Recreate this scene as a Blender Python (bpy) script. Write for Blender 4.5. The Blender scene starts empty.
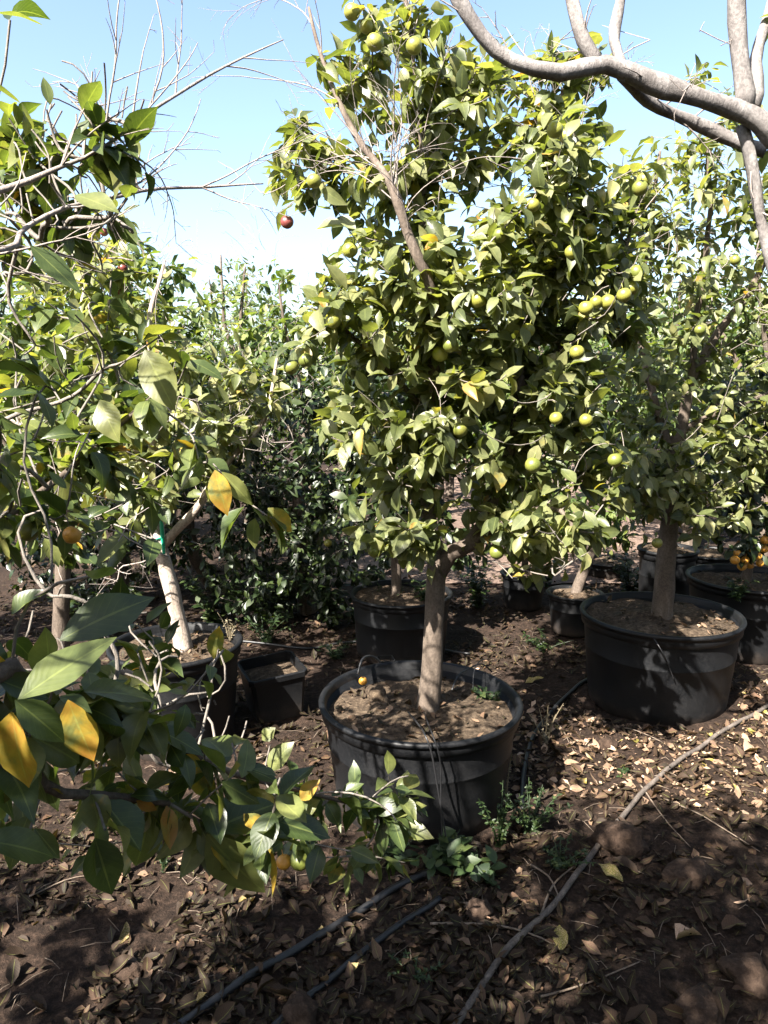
import bpy, math, random
import numpy as np
from mathutils import Vector, noise as mnoise

SC = bpy.context.scene
COL = SC.collection
rnd = random.Random(11)
rng = np.random.default_rng(7)
R = math.radians

# ------------------------------------------------------------------ camera
H, PITCH, F = 1.42, R(9.5), 745.0
cam = bpy.data.cameras.new("camera")
cam.sensor_fit = 'VERTICAL'; cam.sensor_height = 36; cam.sensor_width = 27
cam.lens = F / 1024 * 36
cam.clip_start = 0.02; cam.clip_end = 900
co = bpy.data.objects.new("camera", cam); COL.objects.link(co)
co.location = (0, 0, H); co.rotation_euler = (math.pi / 2 - PITCH, 0, 0)
SC.camera = co

cp, sp_ = math.cos(PITCH), math.sin(PITCH)
def P(px, py, d):
    """world point seen at pixel px,py at ground distance d in front of the camera"""
    a, b = px - 384.0, 512.0 - py
    y = F * cp + b * sp_
    z = -F * sp_ + b * cp
    t = d / y
    return np.array([a * t, d, H + z * t])
def G(px, py, z=0.0):
    a, b = px - 384.0, 512.0 - py
    y = F * cp + b * sp_
    zz = -F * sp_ + b * cp
    t = (z - H) / zz
    return np.array([a * t, y * t, z])
def proj(p):
    x, y, z = p[0], p[1], p[2] - H
    dep = y * cp - z * sp_
    if dep < 1e-3: return None
    return 384 + F * x / dep, 512 - F * (y * sp_ + z * cp) / dep

# ------------------------------------------------------------------ light
SUN_EL = R(45); TO_SUN = np.array([-0.62, -0.78]); TO_SUN /= np.linalg.norm(TO_SUN)
SUNV = np.array([TO_SUN[0] * math.cos(SUN_EL), TO_SUN[1] * math.cos(SUN_EL), math.sin(SUN_EL)])
w = bpy.data.worlds.new("World"); SC.world = w; w.use_nodes = True
nt = w.node_tree; bg = nt.nodes["Background"]
sky = nt.nodes.new("ShaderNodeTexSky"); sky.sky_type = 'NISHITA'; sky.sun_disc = False
sky.sun_elevation = SUN_EL; sky.sun_rotation = math.atan2(TO_SUN[0], TO_SUN[1])
sky.air_density = 1.0; sky.dust_density = 2.4; sky.ozone_density = 1.0; sky.altitude = 100
nt.links.new(sky.outputs[0], bg.inputs[0]); bg.inputs[1].default_value = 0.063
sl = bpy.data.lights.new("sun", 'SUN'); sl.energy = 5.0; sl.angle = R(0.53); sl.color = (1, .94, .85)
so = bpy.data.objects.new("sun", sl); COL.objects.link(so)
so.rotation_euler = Vector(SUNV).to_track_quat('Z', 'Y').to_euler(); so.location = (-6, -6, 8)
vs = SC.view_settings
vs.view_transform = 'Standard'; vs.look = 'None'; vs.gamma = 1; vs.use_curve_mapping = False
vs.exposure = 2.65
SC.cycles.max_bounces = 8; SC.cycles.transmission_bounces = 4; SC.cycles.diffuse_bounces = 3
SC.cycles.glossy_bounces = 2; SC.cycles.use_denoising = True
SC.cycles.caustics_reflective = False; SC.cycles.caustics_refractive = False

# ------------------------------------------------------------------ materials
def new_mat(name):
    m = bpy.data.materials.new(name); m.use_nodes = True
    n = m.node_tree.nodes; b = n["Principled BSDF"]
    return m, n, m.node_tree.links, b
def ramp(n, stops, interp='LINEAR'):
    r = n.new("ShaderNodeValToRGB"); e = r.color_ramp.elements; r.color_ramp.interpolation = interp
    while len(e) < len(stops): e.new(0.5)
    for el, (p, c) in zip(e, stops):
        el.position = p; el.color = (*c, 1)
    return r
def noise_n(n, l, scale, detail=5, rough=.6, coord='Object', dist=0.0):
    tc = n.new("ShaderNodeTexCoord"); t = n.new("ShaderNodeTexNoise")
    t.inputs["Scale"].default_value = scale; t.inputs["Detail"].default_value = detail
    t.inputs["Roughness"].default_value = rough; t.inputs["Distortion"].default_value = dist
    l.new(tc.outputs[coord], t.inputs["Vector"]); return t
def mixc(n, l, fac, a, b, mode='MIX'):
    m = n.new("ShaderNodeMix"); m.data_type = 'RGBA'; m.blend_type = mode
    for sock, v in ((m.inputs[0], fac), (m.inputs[6], a), (m.inputs[7], b)):
        if hasattr(v, 'is_linked') or hasattr(v, 'links'): l.new(v, sock)
        elif isinstance(v, tuple): sock.default_value = (*v, 1)
        else: sock.default_value = v
    return m.outputs[2]
def bump(n, l, b, h, strength, dist=.01):
    bp = n.new("ShaderNodeBump"); bp.inputs["Strength"].default_value = strength; bp.inputs["Distance"].default_value = dist
    l.new(h, bp.inputs["Height"]); l.new(bp.outputs[0], b.inputs["Normal"]); return bp

def leaf_mat(name, stops, transl=.42, rough=.42, vein=True, spec=.5):
    m, n, l, b = new_mat(name)
    at = n.new("ShaderNodeAttribute"); at.attribute_name = "tone"
    pz = noise_n(n, l, 26, 4, .6)
    ma = n.new("ShaderNodeMath"); ma.operation = 'MULTIPLY_ADD'; l.new(pz.outputs[0], ma.inputs[0]); ma.inputs[1].default_value = .22; ma.inputs[2].default_value = -.115
    ad = n.new("ShaderNodeMath"); ad.operation = 'ADD'; ad.use_clamp = True; l.new(at.outputs["Fac"], ad.inputs[0]); l.new(ma.outputs[0], ad.inputs[1])
    rp = ramp(n, stops); l.new(ad.outputs[0], rp.inputs[0])
    col = rp.outputs[0]
    nz = noise_n(n, l, 40, 3); nr = ramp(n, [(.3, (.72, .75, .7)), (.7, (1.25, 1.2, 1.15))]); l.new(nz.outputs[0], nr.inputs[0])
    col = mixc(n, l, 1.0, col, nr.outputs[0], 'MULTIPLY')
    if vein:
        uv = n.new("ShaderNodeUVMap"); uv.uv_map = "UVMap"
        sx = n.new("ShaderNodeSeparateXYZ"); l.new(uv.outputs[0], sx.inputs[0])
        def mth(op, a, bb=None):
            q = n.new("ShaderNodeMath"); q.operation = op
            for i, v in enumerate((a, bb)):
                if v is None: continue
                if isinstance(v, (int, float)): q.inputs[i].default_value = v
                else: l.new(v, q.inputs[i])
            return q.outputs[0]
        du = mth('ABSOLUTE', mth('SUBTRACT', sx.outputs[0], .5))
        rib = mth('LESS_THAN', du, .028)
        side = mth('SINE', mth('MULTIPLY', mth('SUBTRACT', sx.outputs[1], mth('MULTIPLY', du, .55)), 62))
        sv = mth('MULTIPLY', mth('GREATER_THAN', side, .95), .13)
        k = mth('MAXIMUM', mth('MULTIPLY', rib, .5), sv)
        col = mixc(n, l, k, col, mixc(n, l, .5, col, (.30, .34, .10)))
        bump(n, l, b, side, .05, .001)
    l.new(col, b.inputs["Base Color"])
    b.inputs["Roughness"].default_value = rough; b.inputs["Specular IOR Level"].default_value = spec
    if transl > 0:
        tr = n.new("ShaderNodeBsdfTranslucent")
        tc = mixc(n, l, 1.0, col, (1.7, 1.75, .6), 'MULTIPLY'); l.new(tc, tr.inputs["Color"])
        mx = n.new("ShaderNodeMixShader"); mx.inputs[0].default_value = transl
        l.new(b.outputs[0], mx.inputs[1]); l.new(tr.outputs[0], mx.inputs[2])
        l.new(mx.outputs[0], n["Material Output"].inputs["Surface"])
    return m
GREEN = [(0, (.046, .060, .022)), (.35, (.094, .112, .042)), (.7, (.142, .156, .068)), (.93, (.19, .19, .085)), (.965, (.28, .23, .06)), (1, (.28, .15, .04))]
M_LEAF = leaf_mat("citrus_leaf", GREEN)
M_LEAF_NEAR = leaf_mat("citrus_leaf_near", [(0, (.028, .046, .014)), (.4, (.056, .080, .026)), (.75, (.098, .122, .042)), (.93, (.15, .155, .05)), (.96, (.30, .21, .035)), (1, (.33, .16, .03))], rough=.36)
M_LEAF_FAR = leaf_mat("citrus_leaf_far", [(0, (0.03675, 0.063, 0.0189)), (.5, (0.07875, 0.1155, 0.0315)), (.9, (0.147, 0.1785, 0.063)), (1, (0.252, 0.2205, 0.0735))], vein=False)
M_LEAF_DARK = leaf_mat("hedge_leaf_shaded", [(0, (0.00819, 0.01638, 0.00455)), (.6, (0.01593, 0.02958, 0.006825)), (1, (0.0364, 0.05005, 0.01365))], vein=False, transl=.2)  # leaf colour darkened to stand in for shade on the bushes behind
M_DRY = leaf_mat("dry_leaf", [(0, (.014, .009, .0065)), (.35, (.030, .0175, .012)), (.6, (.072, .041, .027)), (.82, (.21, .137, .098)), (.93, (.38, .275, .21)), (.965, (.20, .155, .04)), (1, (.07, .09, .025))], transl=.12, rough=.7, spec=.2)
M_WEED = leaf_mat("weed_leaf", [(0, (0.0108, 0.0252, 0.0072)), (.7, (0.0252, 0.0468, 0.0126)), (1, (0.0504, 0.0648, 0.018))], vein=False, transl=.3, rough=.55)
M_DRYWEED = leaf_mat("dry_weed", [(0, (0.12, 0.09, 0.054)), (1, (0.252, 0.216, 0.15))], vein=False, transl=.2, rough=.8)

def bark_mat(name, a, b_, c, scale=18, spots=True):
    m, n, l, b = new_mat(name)
    t = noise_n(n, l, scale, 8, .7, dist=.4)
    mp = n.new("ShaderNodeMapping"); mp.inputs["Scale"].default_value = (1, 1, .35)
    src = t.inputs["Vector"].links[0].from_socket; l.new(src, mp.inputs[0]); l.new(mp.outputs[0], t.inputs["Vector"])
    rp = ramp(n, [(.3, a), (.52, b_), (.72, c)]); l.new(t.outputs[0], rp.inputs[0])
    col = rp.outputs[0]
    if spots:
        t2 = noise_n(n, l, scale * 7, 3); r2 = ramp(n, [(.42, (.55, .55, .55)), (.55, (1, 1, 1))]); l.new(t2.outputs[0], r2.inputs[0])
        col = mixc(n, l, .6, col, r2.outputs[0], 'MULTIPLY')
    l.new(col, b.inputs["Base Color"]); b.inputs["Roughness"].default_value = .85; b.inputs["Specular IOR Level"].default_value = .25
    bump(n, l, b, t.outputs[0], .6, .012)
    return m
M_BARK = bark_mat("grey_brown_bark", (0.054, 0.0408, 0.0312), (0.099, 0.0768, 0.06), (0.162, 0.132, 0.108))
M_BARK_PALE = bark_mat("pale_bark", (0.1849, 0.1469, 0.1196), (0.348, 0.2883, 0.2392), (0.5002, 0.435, 0.3806))
M_BARK_GREY = bark_mat("smooth_grey_bark", (0.08797, 0.07702, 0.07334), (0.1613, 0.1467, 0.1393), (0.264, 0.2456, 0.2383), 24)
M_TWIG = bark_mat("twig_bark", (0.098, 0.084, 0.07), (0.168, 0.147, 0.126), (0.238, 0.21, 0.189), 60, False)
M_TWIG_BARE = bark_mat("bare_twig_bark", (0.162, 0.135, 0.1215), (0.2295, 0.1958, 0.1755), (0.3038, 0.27, 0.2497), 60, False)
M_HOSE = bark_mat("dusty_pipe", (0.048, 0.042, 0.036), (0.102, 0.084, 0.072), (0.18, 0.15, 0.126), 30, True)
M_STICK = bark_mat("dry_stick", (0.0784, 0.056, 0.042), (0.1456, 0.112, 0.084), (0.224, 0.1848, 0.1456), 40, False)

def plastic_mat(name, dust=.5, base=(.0034, .0039, .0048)):
    m, n, l, b = new_mat(name)
    t = noise_n(n, l, 5, 8, .68); rp = ramp(n, [(.45, (0, 0, 0)), (.75, (1, 1, 1))]); l.new(t.outputs[0], rp.inputs[0])
    t2 = noise_n(n, l, 160, 4, .7); r2 = ramp(n, [(.45, (0, 0, 0)), (.7, (1, 1, 1))]); l.new(t2.outputs[0], r2.inputs[0])
    tc = n.new("ShaderNodeTexCoord"); sx = n.new("ShaderNodeSeparateXYZ"); l.new(tc.outputs["Object"], sx.inputs[0])
    mr = n.new("ShaderNodeMapRange"); l.new(sx.outputs[2], mr.inputs[0])
    mr.inputs[1].default_value = 0.16; mr.inputs[2].default_value = 0.0; mr.inputs[3].default_value = 0; mr.inputs[4].default_value = .6
    mu = n.new("ShaderNodeMath"); mu.operation = 'MULTIPLY'; l.new(rp.outputs[0], mu.inputs[0]); mu.inputs[1].default_value = dust
    mm = n.new("ShaderNodeMath"); mm.operation = 'MULTIPLY'; l.new(r2.outputs[0], mm.inputs[0]); mm.inputs[1].default_value = .30
    ad = n.new("ShaderNodeMath"); ad.operation = 'ADD'; l.new(mu.outputs[0], ad.inputs[0]); l.new(mm.outputs[0], ad.inputs[1])
    ad2 = n.new("ShaderNodeMath"); ad2.operation = 'ADD'; ad2.use_clamp = True
    t4 = n.new("ShaderNodeMath"); t4.operation = 'MULTIPLY'; l.new(mr.outputs[0], t4.inputs[0]); l.new(t.outputs[0], t4.inputs[1])
    l.new(ad.outputs[0], ad2.inputs[0]); l.new(t4.outputs[0], ad2.inputs[1])
    c = mixc(n, l, ad2.outputs[0], base, (.022, .021, .021))
    t3 = noise_n(n, l, 11, 7, .75); m3 = n.new("ShaderNodeMath"); m3.operation = 'MULTIPLY'; l.new(t3.outputs[0], m3.inputs[0]); l.new(mr.outputs[0], m3.inputs[1])
    r3 = ramp(n, [(.16, (0, 0, 0)), (.34, (.8, .8, .8))]); l.new(m3.outputs[0], r3.inputs[0])
    c = mixc(n, l, r3.outputs[0], c, (.045, .034, .027)); l.new(c, b.inputs["Base Color"])
    rr = n.new("ShaderNodeMapRange"); l.new(ad2.outputs[0], rr.inputs[0]); rr.inputs[3].default_value = .45; rr.inputs[4].default_value = .8; b.inputs['Specular IOR Level'].default_value = .22
    l.new(rr.outputs[0], b.inputs["Roughness"])
    bump(n, l, b, t2.outputs[0], .12, .003)
    return m
M_POT = plastic_mat("black_nursery_plastic", .3)
M_POT_GREY = plastic_mat("faded_grey_plastic", .8, (.05, .052, .058))
M_POT_DARK = plastic_mat("black_plastic_shaded", .2)

def soil_mat(name, a, b_, c):
    m, n, l, b = new_mat(name)
    t = noise_n(n, l, 3.2, 10, .72); t2 = noise_n(n, l, 55, 6, .75)
    rp = ramp(n, [(.32, a), (.5, b_), (.7, c)]); l.new(t2.outputs[0], rp.inputs[0])
    r2 = ramp(n, [(.35, (.65, .62, .6)), (.65, (1.2, 1.15, 1.1))]); l.new(t.outputs[0], r2.inputs[0])
    l.new(mixc(n, l, 1, rp.outputs[0], r2.outputs[0], 'MULTIPLY'), b.inputs["Base Color"])
    b.inputs["Roughness"].default_value = .95; b.inputs["Specular IOR Level"].default_value = .15
    bump(n, l, b, t2.outputs[0], .9, .02)
    return m
M_SOIL = soil_mat("dry_brown_earth", (.009, .006, .0043), (.025, .0165, .012), (.070, .047, .035))
M_POTSOIL = soil_mat("potting_soil", (.025, .019, .014), (.07, .052, .036), (.18, .14, .10))
M_ROCK = soil_mat("clay_clod", (0.03037, 0.02025, 0.01519), (0.05737, 0.03881, 0.02869), (0.09112, 0.06413, 0.04894))

def fruit_mat(name, stops, spec=.5):
    m, n, l, b = new_mat(name)
    t = noise_n(n, l, 14, 3); rp = ramp(n, stops); l.new(t.outputs[0], rp.inputs[0]); l.new(rp.outputs[0], b.inputs["Base Color"])
    t2 = noise_n(n, l, 260, 2); bump(n, l, b, t2.outputs[0], .25, .002)
    b.inputs["Roughness"].default_value = .42; b.inputs["Specular IOR Level"].default_value = spec
    return m
M_FR_GREEN = fruit_mat("lime_green_peel", [(.25, (0.056, 0.072, 0.0144)), (.5, (0.112, 0.128, 0.024)), (.75, (0.184, 0.168, 0.032))])
M_FR_YEL = fruit_mat("yellow_green_peel", [(.3, (0.132, 0.144, 0.024)), (.7, (0.216, 0.204, 0.036))])
M_FR_ORANGE = fruit_mat("orange_peel", [(.3, (0.4125, 0.18, 0.0225)), (.7, (0.465, 0.2475, 0.0375))])
M_FR_RED = fruit_mat("dark_red_rind", [(.3, (.10, .02, .02)), (.7, (.19, .05, .04))])
m, n, l, b = new_mat("green_tie_plastic"); b.inputs["Base Color"].default_value = (.01, .30, .17, 1); b.inputs["Roughness"].default_value = .4
_t = noise_n(n, l, 30, 3); bump(n, l, b, _t.outputs[0], .3, .004); M_TIE = m
m, n, l, b = new_mat("black_drip_tube"); b.inputs["Base Color"].default_value = (.012, .012, .013, 1); b.inputs["Roughness"].default_value = .45
_t = noise_n(n, l, 30, 3); bump(n, l, b, _t.outputs[0], .2, .002); M_TUBE = m

# ------------------------------------------------------------------ object helpers
def tag(o, label=None, cat=None, group=None, kind=None):
    if label: o["label"] = label
    if cat: o["category"] = cat
    if group: o["group"] = group
    if kind: o["kind"] = kind
    return o
def empty(name, loc, label, cat, group=None):
    o = bpy.data.objects.new(name, None); COL.objects.link(o); o.location = tuple(loc); o.empty_display_size = .1
    return tag(o, label, cat, group)
def mk(name, verts, faces, mat, parent=None, smooth=True, uv=None, tone=None, loc=None):
    me = bpy.data.meshes.new(name)
    me.from_pydata([tuple(v) for v in verts], [], faces); me.update()
    if uv is not None:
        ul = me.uv_layers.new(name="UVMap")
        idx = np.empty(len(me.loops), np.int32); me.loops.foreach_get("vertex_index", idx)
        ul.data.foreach_set("uv", np.asarray(uv, np.float32)[idx].ravel())
    if tone is not None:
        at = me.attributes.new("tone", 'FLOAT', 'POINT'); at.data.foreach_set("value", np.asarray(tone, np.float32))
    if smooth: me.polygons.foreach_set("use_smooth", [True] * len(me.polygons))
    me.materials.append(mat)
    o = bpy.data.objects.new(name, me); COL.objects.link(o)
    if parent: o.parent = parent
    if loc is not None: o.location = tuple(loc)
    return o

class Buf:
    def __init__(s): s.v = []; s.f = []; s.n = 0
    def add(s, v, f):
        v = np.asarray(v); s.v.append(v); s.f.extend([[i + s.n for i in q] for q in f]); s.n += len(v)
    def verts(s): return np.concatenate(s.v) if s.v else np.zeros((0, 3))

def smooth_path(pts, rad, step):
    pts = np.asarray(pts, float); n = len(pts); rad = np.broadcast_to(np.asarray(rad, float), (n,)) if np.ndim(rad) == 0 else np.asarray(rad, float)
    op, orr = [], []
    for i in range(n - 1):
        p0, p1, p2, p3 = pts[max(i - 1, 0)], pts[i], pts[i + 1], pts[min(i + 2, n - 1)]
        k = max(2, int(np.linalg.norm(p2 - p1) / step) + 1)
        for j in range(k):
            t = j / k
            op.append(.5 * ((2 * p1) + (-p0 + p2) * t + (2 * p0 - 5 * p1 + 4 * p2 - p3) * t * t + (-p0 + 3 * p1 - 3 * p2 + p3) * t ** 3))
            orr.append(rad[i] * (1 - t) + rad[i + 1] * t)
    op.append(pts[-1]); orr.append(rad[-1])
    return np.array(op), np.array(orr)

def tube(buf, pts, rad, sides=6, rough=0.0, cap=True, seed=0):
    pts = np.asarray(pts, float); n = len(pts)
    if n < 2: return
    T = np.gradient(pts, axis=0); T /= (np.linalg.norm(T, axis=1, keepdims=True) + 1e-9)
    a = np.array([0, 0, 1.]) if abs(T[0][2]) < .9 else np.array([1., 0, 0])
    u = np.cross(T[0], a); u /= np.linalg.norm(u)
    ang = np.linspace(0, 2 * math.pi, sides, endpoint=False)
    V = np.empty((n, sides, 3))
    for i in range(n):
        u = u - T[i] * np.dot(u, T[i]); u /= (np.linalg.norm(u) + 1e-9); v = np.cross(T[i], u)
        r = np.full(sides, rad[i])
        if rough:
            r = r * np.array([1 + rough * mnoise.noise((pts[i][0] * 14 + math.cos(q) * .8 + seed, pts[i][1] * 14 + math.sin(q) * .8, pts[i][2] * 9)) for q in ang])
        V[i] = pts[i] + np.outer(np.cos(ang) * r, u) + np.outer(np.sin(ang) * r, v)
    f = []
    for i in range(n - 1):
        for j in range(sides):
            k = (j + 1) % sides
            f.append([i * sides + j, i * sides + k, (i + 1) * sides + k, (i + 1) * sides + j])
    if cap:
        f.append([j for j in range(sides)][::-1]); f.append([(n - 1) * sides + j for j in range(sides)])
    buf.add(V.reshape(-1, 3), f)

# ------------------------------------------------------------------ leaves
def norm(a): return a / (np.linalg.norm(a, axis=-1, keepdims=True) + 1e-9)
T_FINE = ([0, .12, .3, .5, .7, .88, 1], [.04, .52, .93, 1, .78, .32, .01])
T_XF = ([0, .06, .16, .30, .44, .58, .72, .84, .94, 1], [.04, .26, .62, .92, 1.0, .94, .72, .43, .16, .01])
T_MED = ([0, .22, .5, .80, 1], [.05, .80, 1, .52, .02])
T_DRY = ([0, .25, .55, .82, 1], [.05, .85, .95, .45, .02])
T_LOW = ([0, .35, .72, 1], [.06, .95, .78, .03])
def leaf_batch(pos, D, N0, L, W, curl, fold, tone, tpl=T_MED, wave=0.0):
    """returns verts, faces, uv, tone of many leaf blades"""
    pos, D, N0 = np.asarray(pos), norm(np.asarray(D)), norm(np.asarray(N0))
    S = norm(np.cross(D, N0)); N = np.cross(S, D)
    st, wd = tpl; k = len(st); n = len(pos)
    V = np.empty((n, k, 3, 3)); UV = np.empty((n, k, 3, 2))
    ph = rng.uniform(0, 6.28, n)
    for i, (v, wv) in enumerate(zip(st, wd)):
        c = pos + D * (L * (v - .22 * np.abs(curl) * v * v))[:, None] - N * (L * curl * v * v)[:, None]
        for j, uu in enumerate((-1, 0, 1)):
            off = S * (W * wv * uu)[:, None] + N * (W * wv * fold * abs(uu))[:, None]
            if wave: off = off + N * (W * wave * wv * abs(uu) * np.sin(ph + v * 9 + uu * 1.3))[:, None]
            V[:, i, j] = c + off
            UV[:, i, j] = (uu * .5 + .5, v)
    base = (np.arange(n) * k * 3)[:, None]
    q = []
    for i in range(k - 1):
        for j in range(2):
            a = i * 3 + j; q.append([a, a + 1, a + 4, a + 3])
    Fc = (base[:, :, None] + np.array(q)[None]).reshape(-1, 4).tolist()
    return V.reshape(-1, 3), Fc, UV.reshape(-1, 2), np.repeat(tone, k * 3)

def shoot(buf, p, d, L, r, depth):
    """a dead shoot that curves and forks"""
    n = max(4, int(L / .02)); pts = [np.array(p, float)]; d = d / np.linalg.norm(d); bend = np.array([rnd.gauss(0, 1) for _ in range(3)]) * .05
    for i in range(n):
        d = d + bend + np.array([rnd.gauss(0, .05) for _ in range(3)]); d = d / np.linalg.norm(d); pts.append(pts[-1] + d * L / n)
        if depth and i > 0 and rnd.random() < .42:
            a = np.array([rnd.gauss(0, 1) for _ in range(3)]); a -= d * (a @ d); a /= np.linalg.norm(a) + 1e-9
            shoot(buf, pts[-1], d * .75 + a * rnd.uniform(.45, .9), L * rnd.uniform(.15, .5) * (1 - .5 * i / n), r * .6 * (1 - .5 * i / n), depth - 1)
    tube(buf, pts, np.linspace(r, max(.0004, r * .3), len(pts)), 4, 0, cap=False)

# regions the photo shows sunlit: gaps in the canopies that let the sun reach them
LIT = []
def sun_gap(p, r): LIT.append((np.asarray(p, float), r))
LIT_NEAR = []
def in_gap(pos, near=False):
    bad = np.zeros(len(pos), bool)
    for p, r in LIT + (LIT_NEAR if near else []):
        d = pos - p; t = d @ SUNV
        q = np.linalg.norm(d - np.outer(t, SUNV), axis=1)
        bad |= (t > .15) & (q < r)
    return bad

# ------------------------------------------------------------------ trees
def ell(cx, cy, rx, ry, d, dr, n):
    out = []
    while len(out) < n:
        a, b_, c = rnd.uniform(-1, 1), rnd.uniform(-1, 1), rnd.uniform(-1, 1)
        if a * a + b_ * b_ + c * c <= 1:
            out.append(P(cx + a * rx, cy + b_ * ry, d + c * dr))
    return out
def box(x0, x1, y0, y1, d0, d1, n):
    return [P(rnd.uniform(x0, x1), rnd.uniform(y0, y1), rnd.uniform(d0, d1)) for _ in range(n)]
def ball(c, r, n, squash=1.0):
    out = []
    while len(out) < n:
        a = np.array([rnd.uniform(-1, 1) for _ in range(3)])
        if .05 < a @ a <= 1: out.append(np.array(c) + a * np.array(r))
    return out

def grow(limbs, targets, step=.07, jit=.014, droop=0.0):
    """connect every target to the nearest branch; returns nodes, parents, chains end flags"""
    pos, par, rad0 = [], [], []
    for lp, lr in limbs:
        for i, (p, r) in enumerate(zip(lp, lr)):
            pos.append(p); par.append(len(pos) - 2 if i else -1); rad0.append(r)
    nseed = len(pos)
    A = np.array(pos)
    cap = nseed + len(targets) * 40
    X = np.zeros((cap, 3)); X[:nseed] = A; cnt = nseed
    par = par + [0] * (cap - nseed); ends = []
    tg = np.array(targets)
    dd = np.array([np.min(np.linalg.norm(A - t, axis=1)) for t in tg])
    for ti in np.argsort(dd):
        t = tg[ti]
        d = np.linalg.norm(X[:cnt] - t, axis=1)
        pen = d + .35 * np.maximum(0, X[:cnt, 2] - t[2] + .05)       # prefer growing up and out
        j = int(np.argmin(pen)); L = d[j]
        k = min(38, max(2, int(L / step)))
        a = X[j].copy(); prev = j
        sag = rnd.uniform(-.10, .16) * L
        off = np.array([rnd.gauss(0, 1), rnd.gauss(0, 1), rnd.gauss(0, .6)]) * L * .07
        for q in range(1, k + 1):
            s = q / k
            p = a * (1 - s) + t * s + (off + np.array([0, 0, sag])) * (4 * s * (1 - s)) * .6
            if q < k: p = p + np.array([rnd.gauss(0, jit * .5) for _ in range(3)])
            X[cnt] = p; par[cnt] = prev; prev = cnt; cnt += 1
        ends.append(prev)
    return X[:cnt], par[:cnt], nseed, ends
def radii(par, n, nseed, tip=.0013, ex=2.3, rmax=.02):
    acc = np.zeros(n); r = np.full(n, tip)
    for i in range(n - 1, nseed - 1, -1):
        r[i] = max(tip, acc[i] ** (1 / ex)) if acc[i] > 0 else tip
        r[i] = min(r[i], rmax)
        if par[i] >= 0: acc[par[i]] += r[i] ** ex
    return r
def soft(c):
    c = np.array(c)
    for _ in range(2):
        if len(c) > 2: c[1:-1] = c[1:-1] * .4 + .3 * (c[:-2] + c[2:])
    return c
def chains(par, r, nseed, n):
    kids = {}
    for i in range(nseed, n): kids.setdefault(par[i], []).append(i)
    out = []; starts = []
    for p, ks in kids.items():
        ks = sorted(ks, key=lambda q: -r[q])
        if p < nseed: starts += [(p, q) for q in ks]
        else: starts += [(p, q) for q in ks[1:]]
    for p, q in starts:
        c = [p, q]
        while kids.get(c[-1]): c.append(max(kids[c[-1]], key=lambda z: r[z]))
        out.append(c)
    return out

def twig_leaves(X, par, ends, per, spread, lsz, wr, droop, center, tone_pow=1.0, gap=True, back=.16, lightward=.35, yel=.012):
    pos, D, N, L, W, C, Fo, T = [], [], [], [], [], [], [], []
    for e in ends:
        path = [X[e]]; i = e; acc = 0
        while par[i] >= 0 and acc < back:
            j = par[i]; acc += np.linalg.norm(X[i] - X[j]); path.append(X[j]); i = j
        path = np.array(path); m = rnd.randint(max(1, per - 3), per + 3)
        seg = np.linalg.norm(np.diff(path, axis=0), axis=1); cum = np.concatenate([[0], np.cumsum(seg)])
        ang = rnd.uniform(0, 6.28); ctone = rnd.gauss(0, .13); csz = rnd.uniform(.85, 1.15)
        for q in range(m):
            s = (q / m) ** .9 * cum[-1]
            p = np.array([np.interp(s, cum, path[:, c]) for c in range(3)])
            tdir = path[0] - path[-1]; tdir = tdir / (np.linalg.norm(tdir) + 1e-9)
            ang += 2.4
            a = np.cross(tdir, [0.3, .2, 1]); a /= np.linalg.norm(a) + 1e-9; b_ = np.cross(tdir, a)
            rad = math.cos(ang) * a + math.sin(ang) * b_
            dirv = tdir * (.75 if q < 2 else .35) + rad * spread + np.array([rnd.gauss(0, .25) for _ in range(3)]) + np.array([0, 0, -droop * rnd.uniform(.3, 1.6)])
            out = p - center; out = out / (np.linalg.norm(out) + 1e-9)
            nn = np.array([0, 0, .8]) + out * .35 + SUNV * lightward + np.array([rnd.gauss(0, .42) for _ in range(3)])
            pos.append(p + rad * .006); D.append(dirv); N.append(nn)
            l_ = lsz * csz * rnd.uniform(.45, 1.22); L.append(l_); W.append(l_ * wr * rnd.uniform(.82, 1.18))
            C.append(rnd.gauss(.2, .24)); Fo.append(rnd.uniform(.0, .75))
            T.append(min(.92, max(0, rnd.random() ** tone_pow + ctone)) if rnd.random() > yel else rnd.uniform(.94, 1))
    arr = [np.array(z) for z in (pos, D, N, L, W, C, Fo, T)]
    if gap and LIT:
        keep = ~in_gap(arr[0], gap == 'near'); arr = [z[keep] for z in arr]
    return arr

FRUIT_ME = {}
def fruit_mesh(key, mat, r, squash=.94, nub=True):
    if key in FRUIT_ME: return FRUIT_ME[key]
    V, Fc = [], []; nu, nv = 16, 10
    for i in range(nv + 1):
        th = math.pi * i / nv
        for j in range(nu):
            ph = 2 * math.pi * j / nu
            rr = r * (1 + .03 * mnoise.noise((math.cos(ph) * 1.2, math.sin(ph) * 1.2, th + hash(key) % 7)))
            z = math.cos(th) * squash
            dimple = -.07 * math.exp(-(th / .35) ** 2) + (.07 * math.exp(-((math.pi - th) / .3) ** 2) if nub else 0)
            V.append((rr * math.sin(th) * math.cos(ph), rr * math.sin(th) * math.sin(ph), r * (z + dimple * (1 if z > 0 else -1))))
    for i in range(nv):
        for j in range(nu):
            k = (j + 1) % nu; Fc.append([i * nu + j, (i + 1) * nu + j, (i + 1) * nu + k, i * nu + k])
    bf = Buf(); bf.add(np.array(V), Fc)
    tube(bf, [(0, 0, r * .85), (0.001, 0, r * 1.1), (.003, 0, r * 1.6)], [r * .07, r * .055, r * .045], 5)
    me = bpy.data.meshes.new("fruit"); me.from_pydata([tuple(v) for v in bf.verts()], [], bf.f); me.materials.append(mat)
    me.polygons.foreach_set("use_smooth", [True] * len(me.polygons)); FRUIT_ME[key] = me; return me
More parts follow.
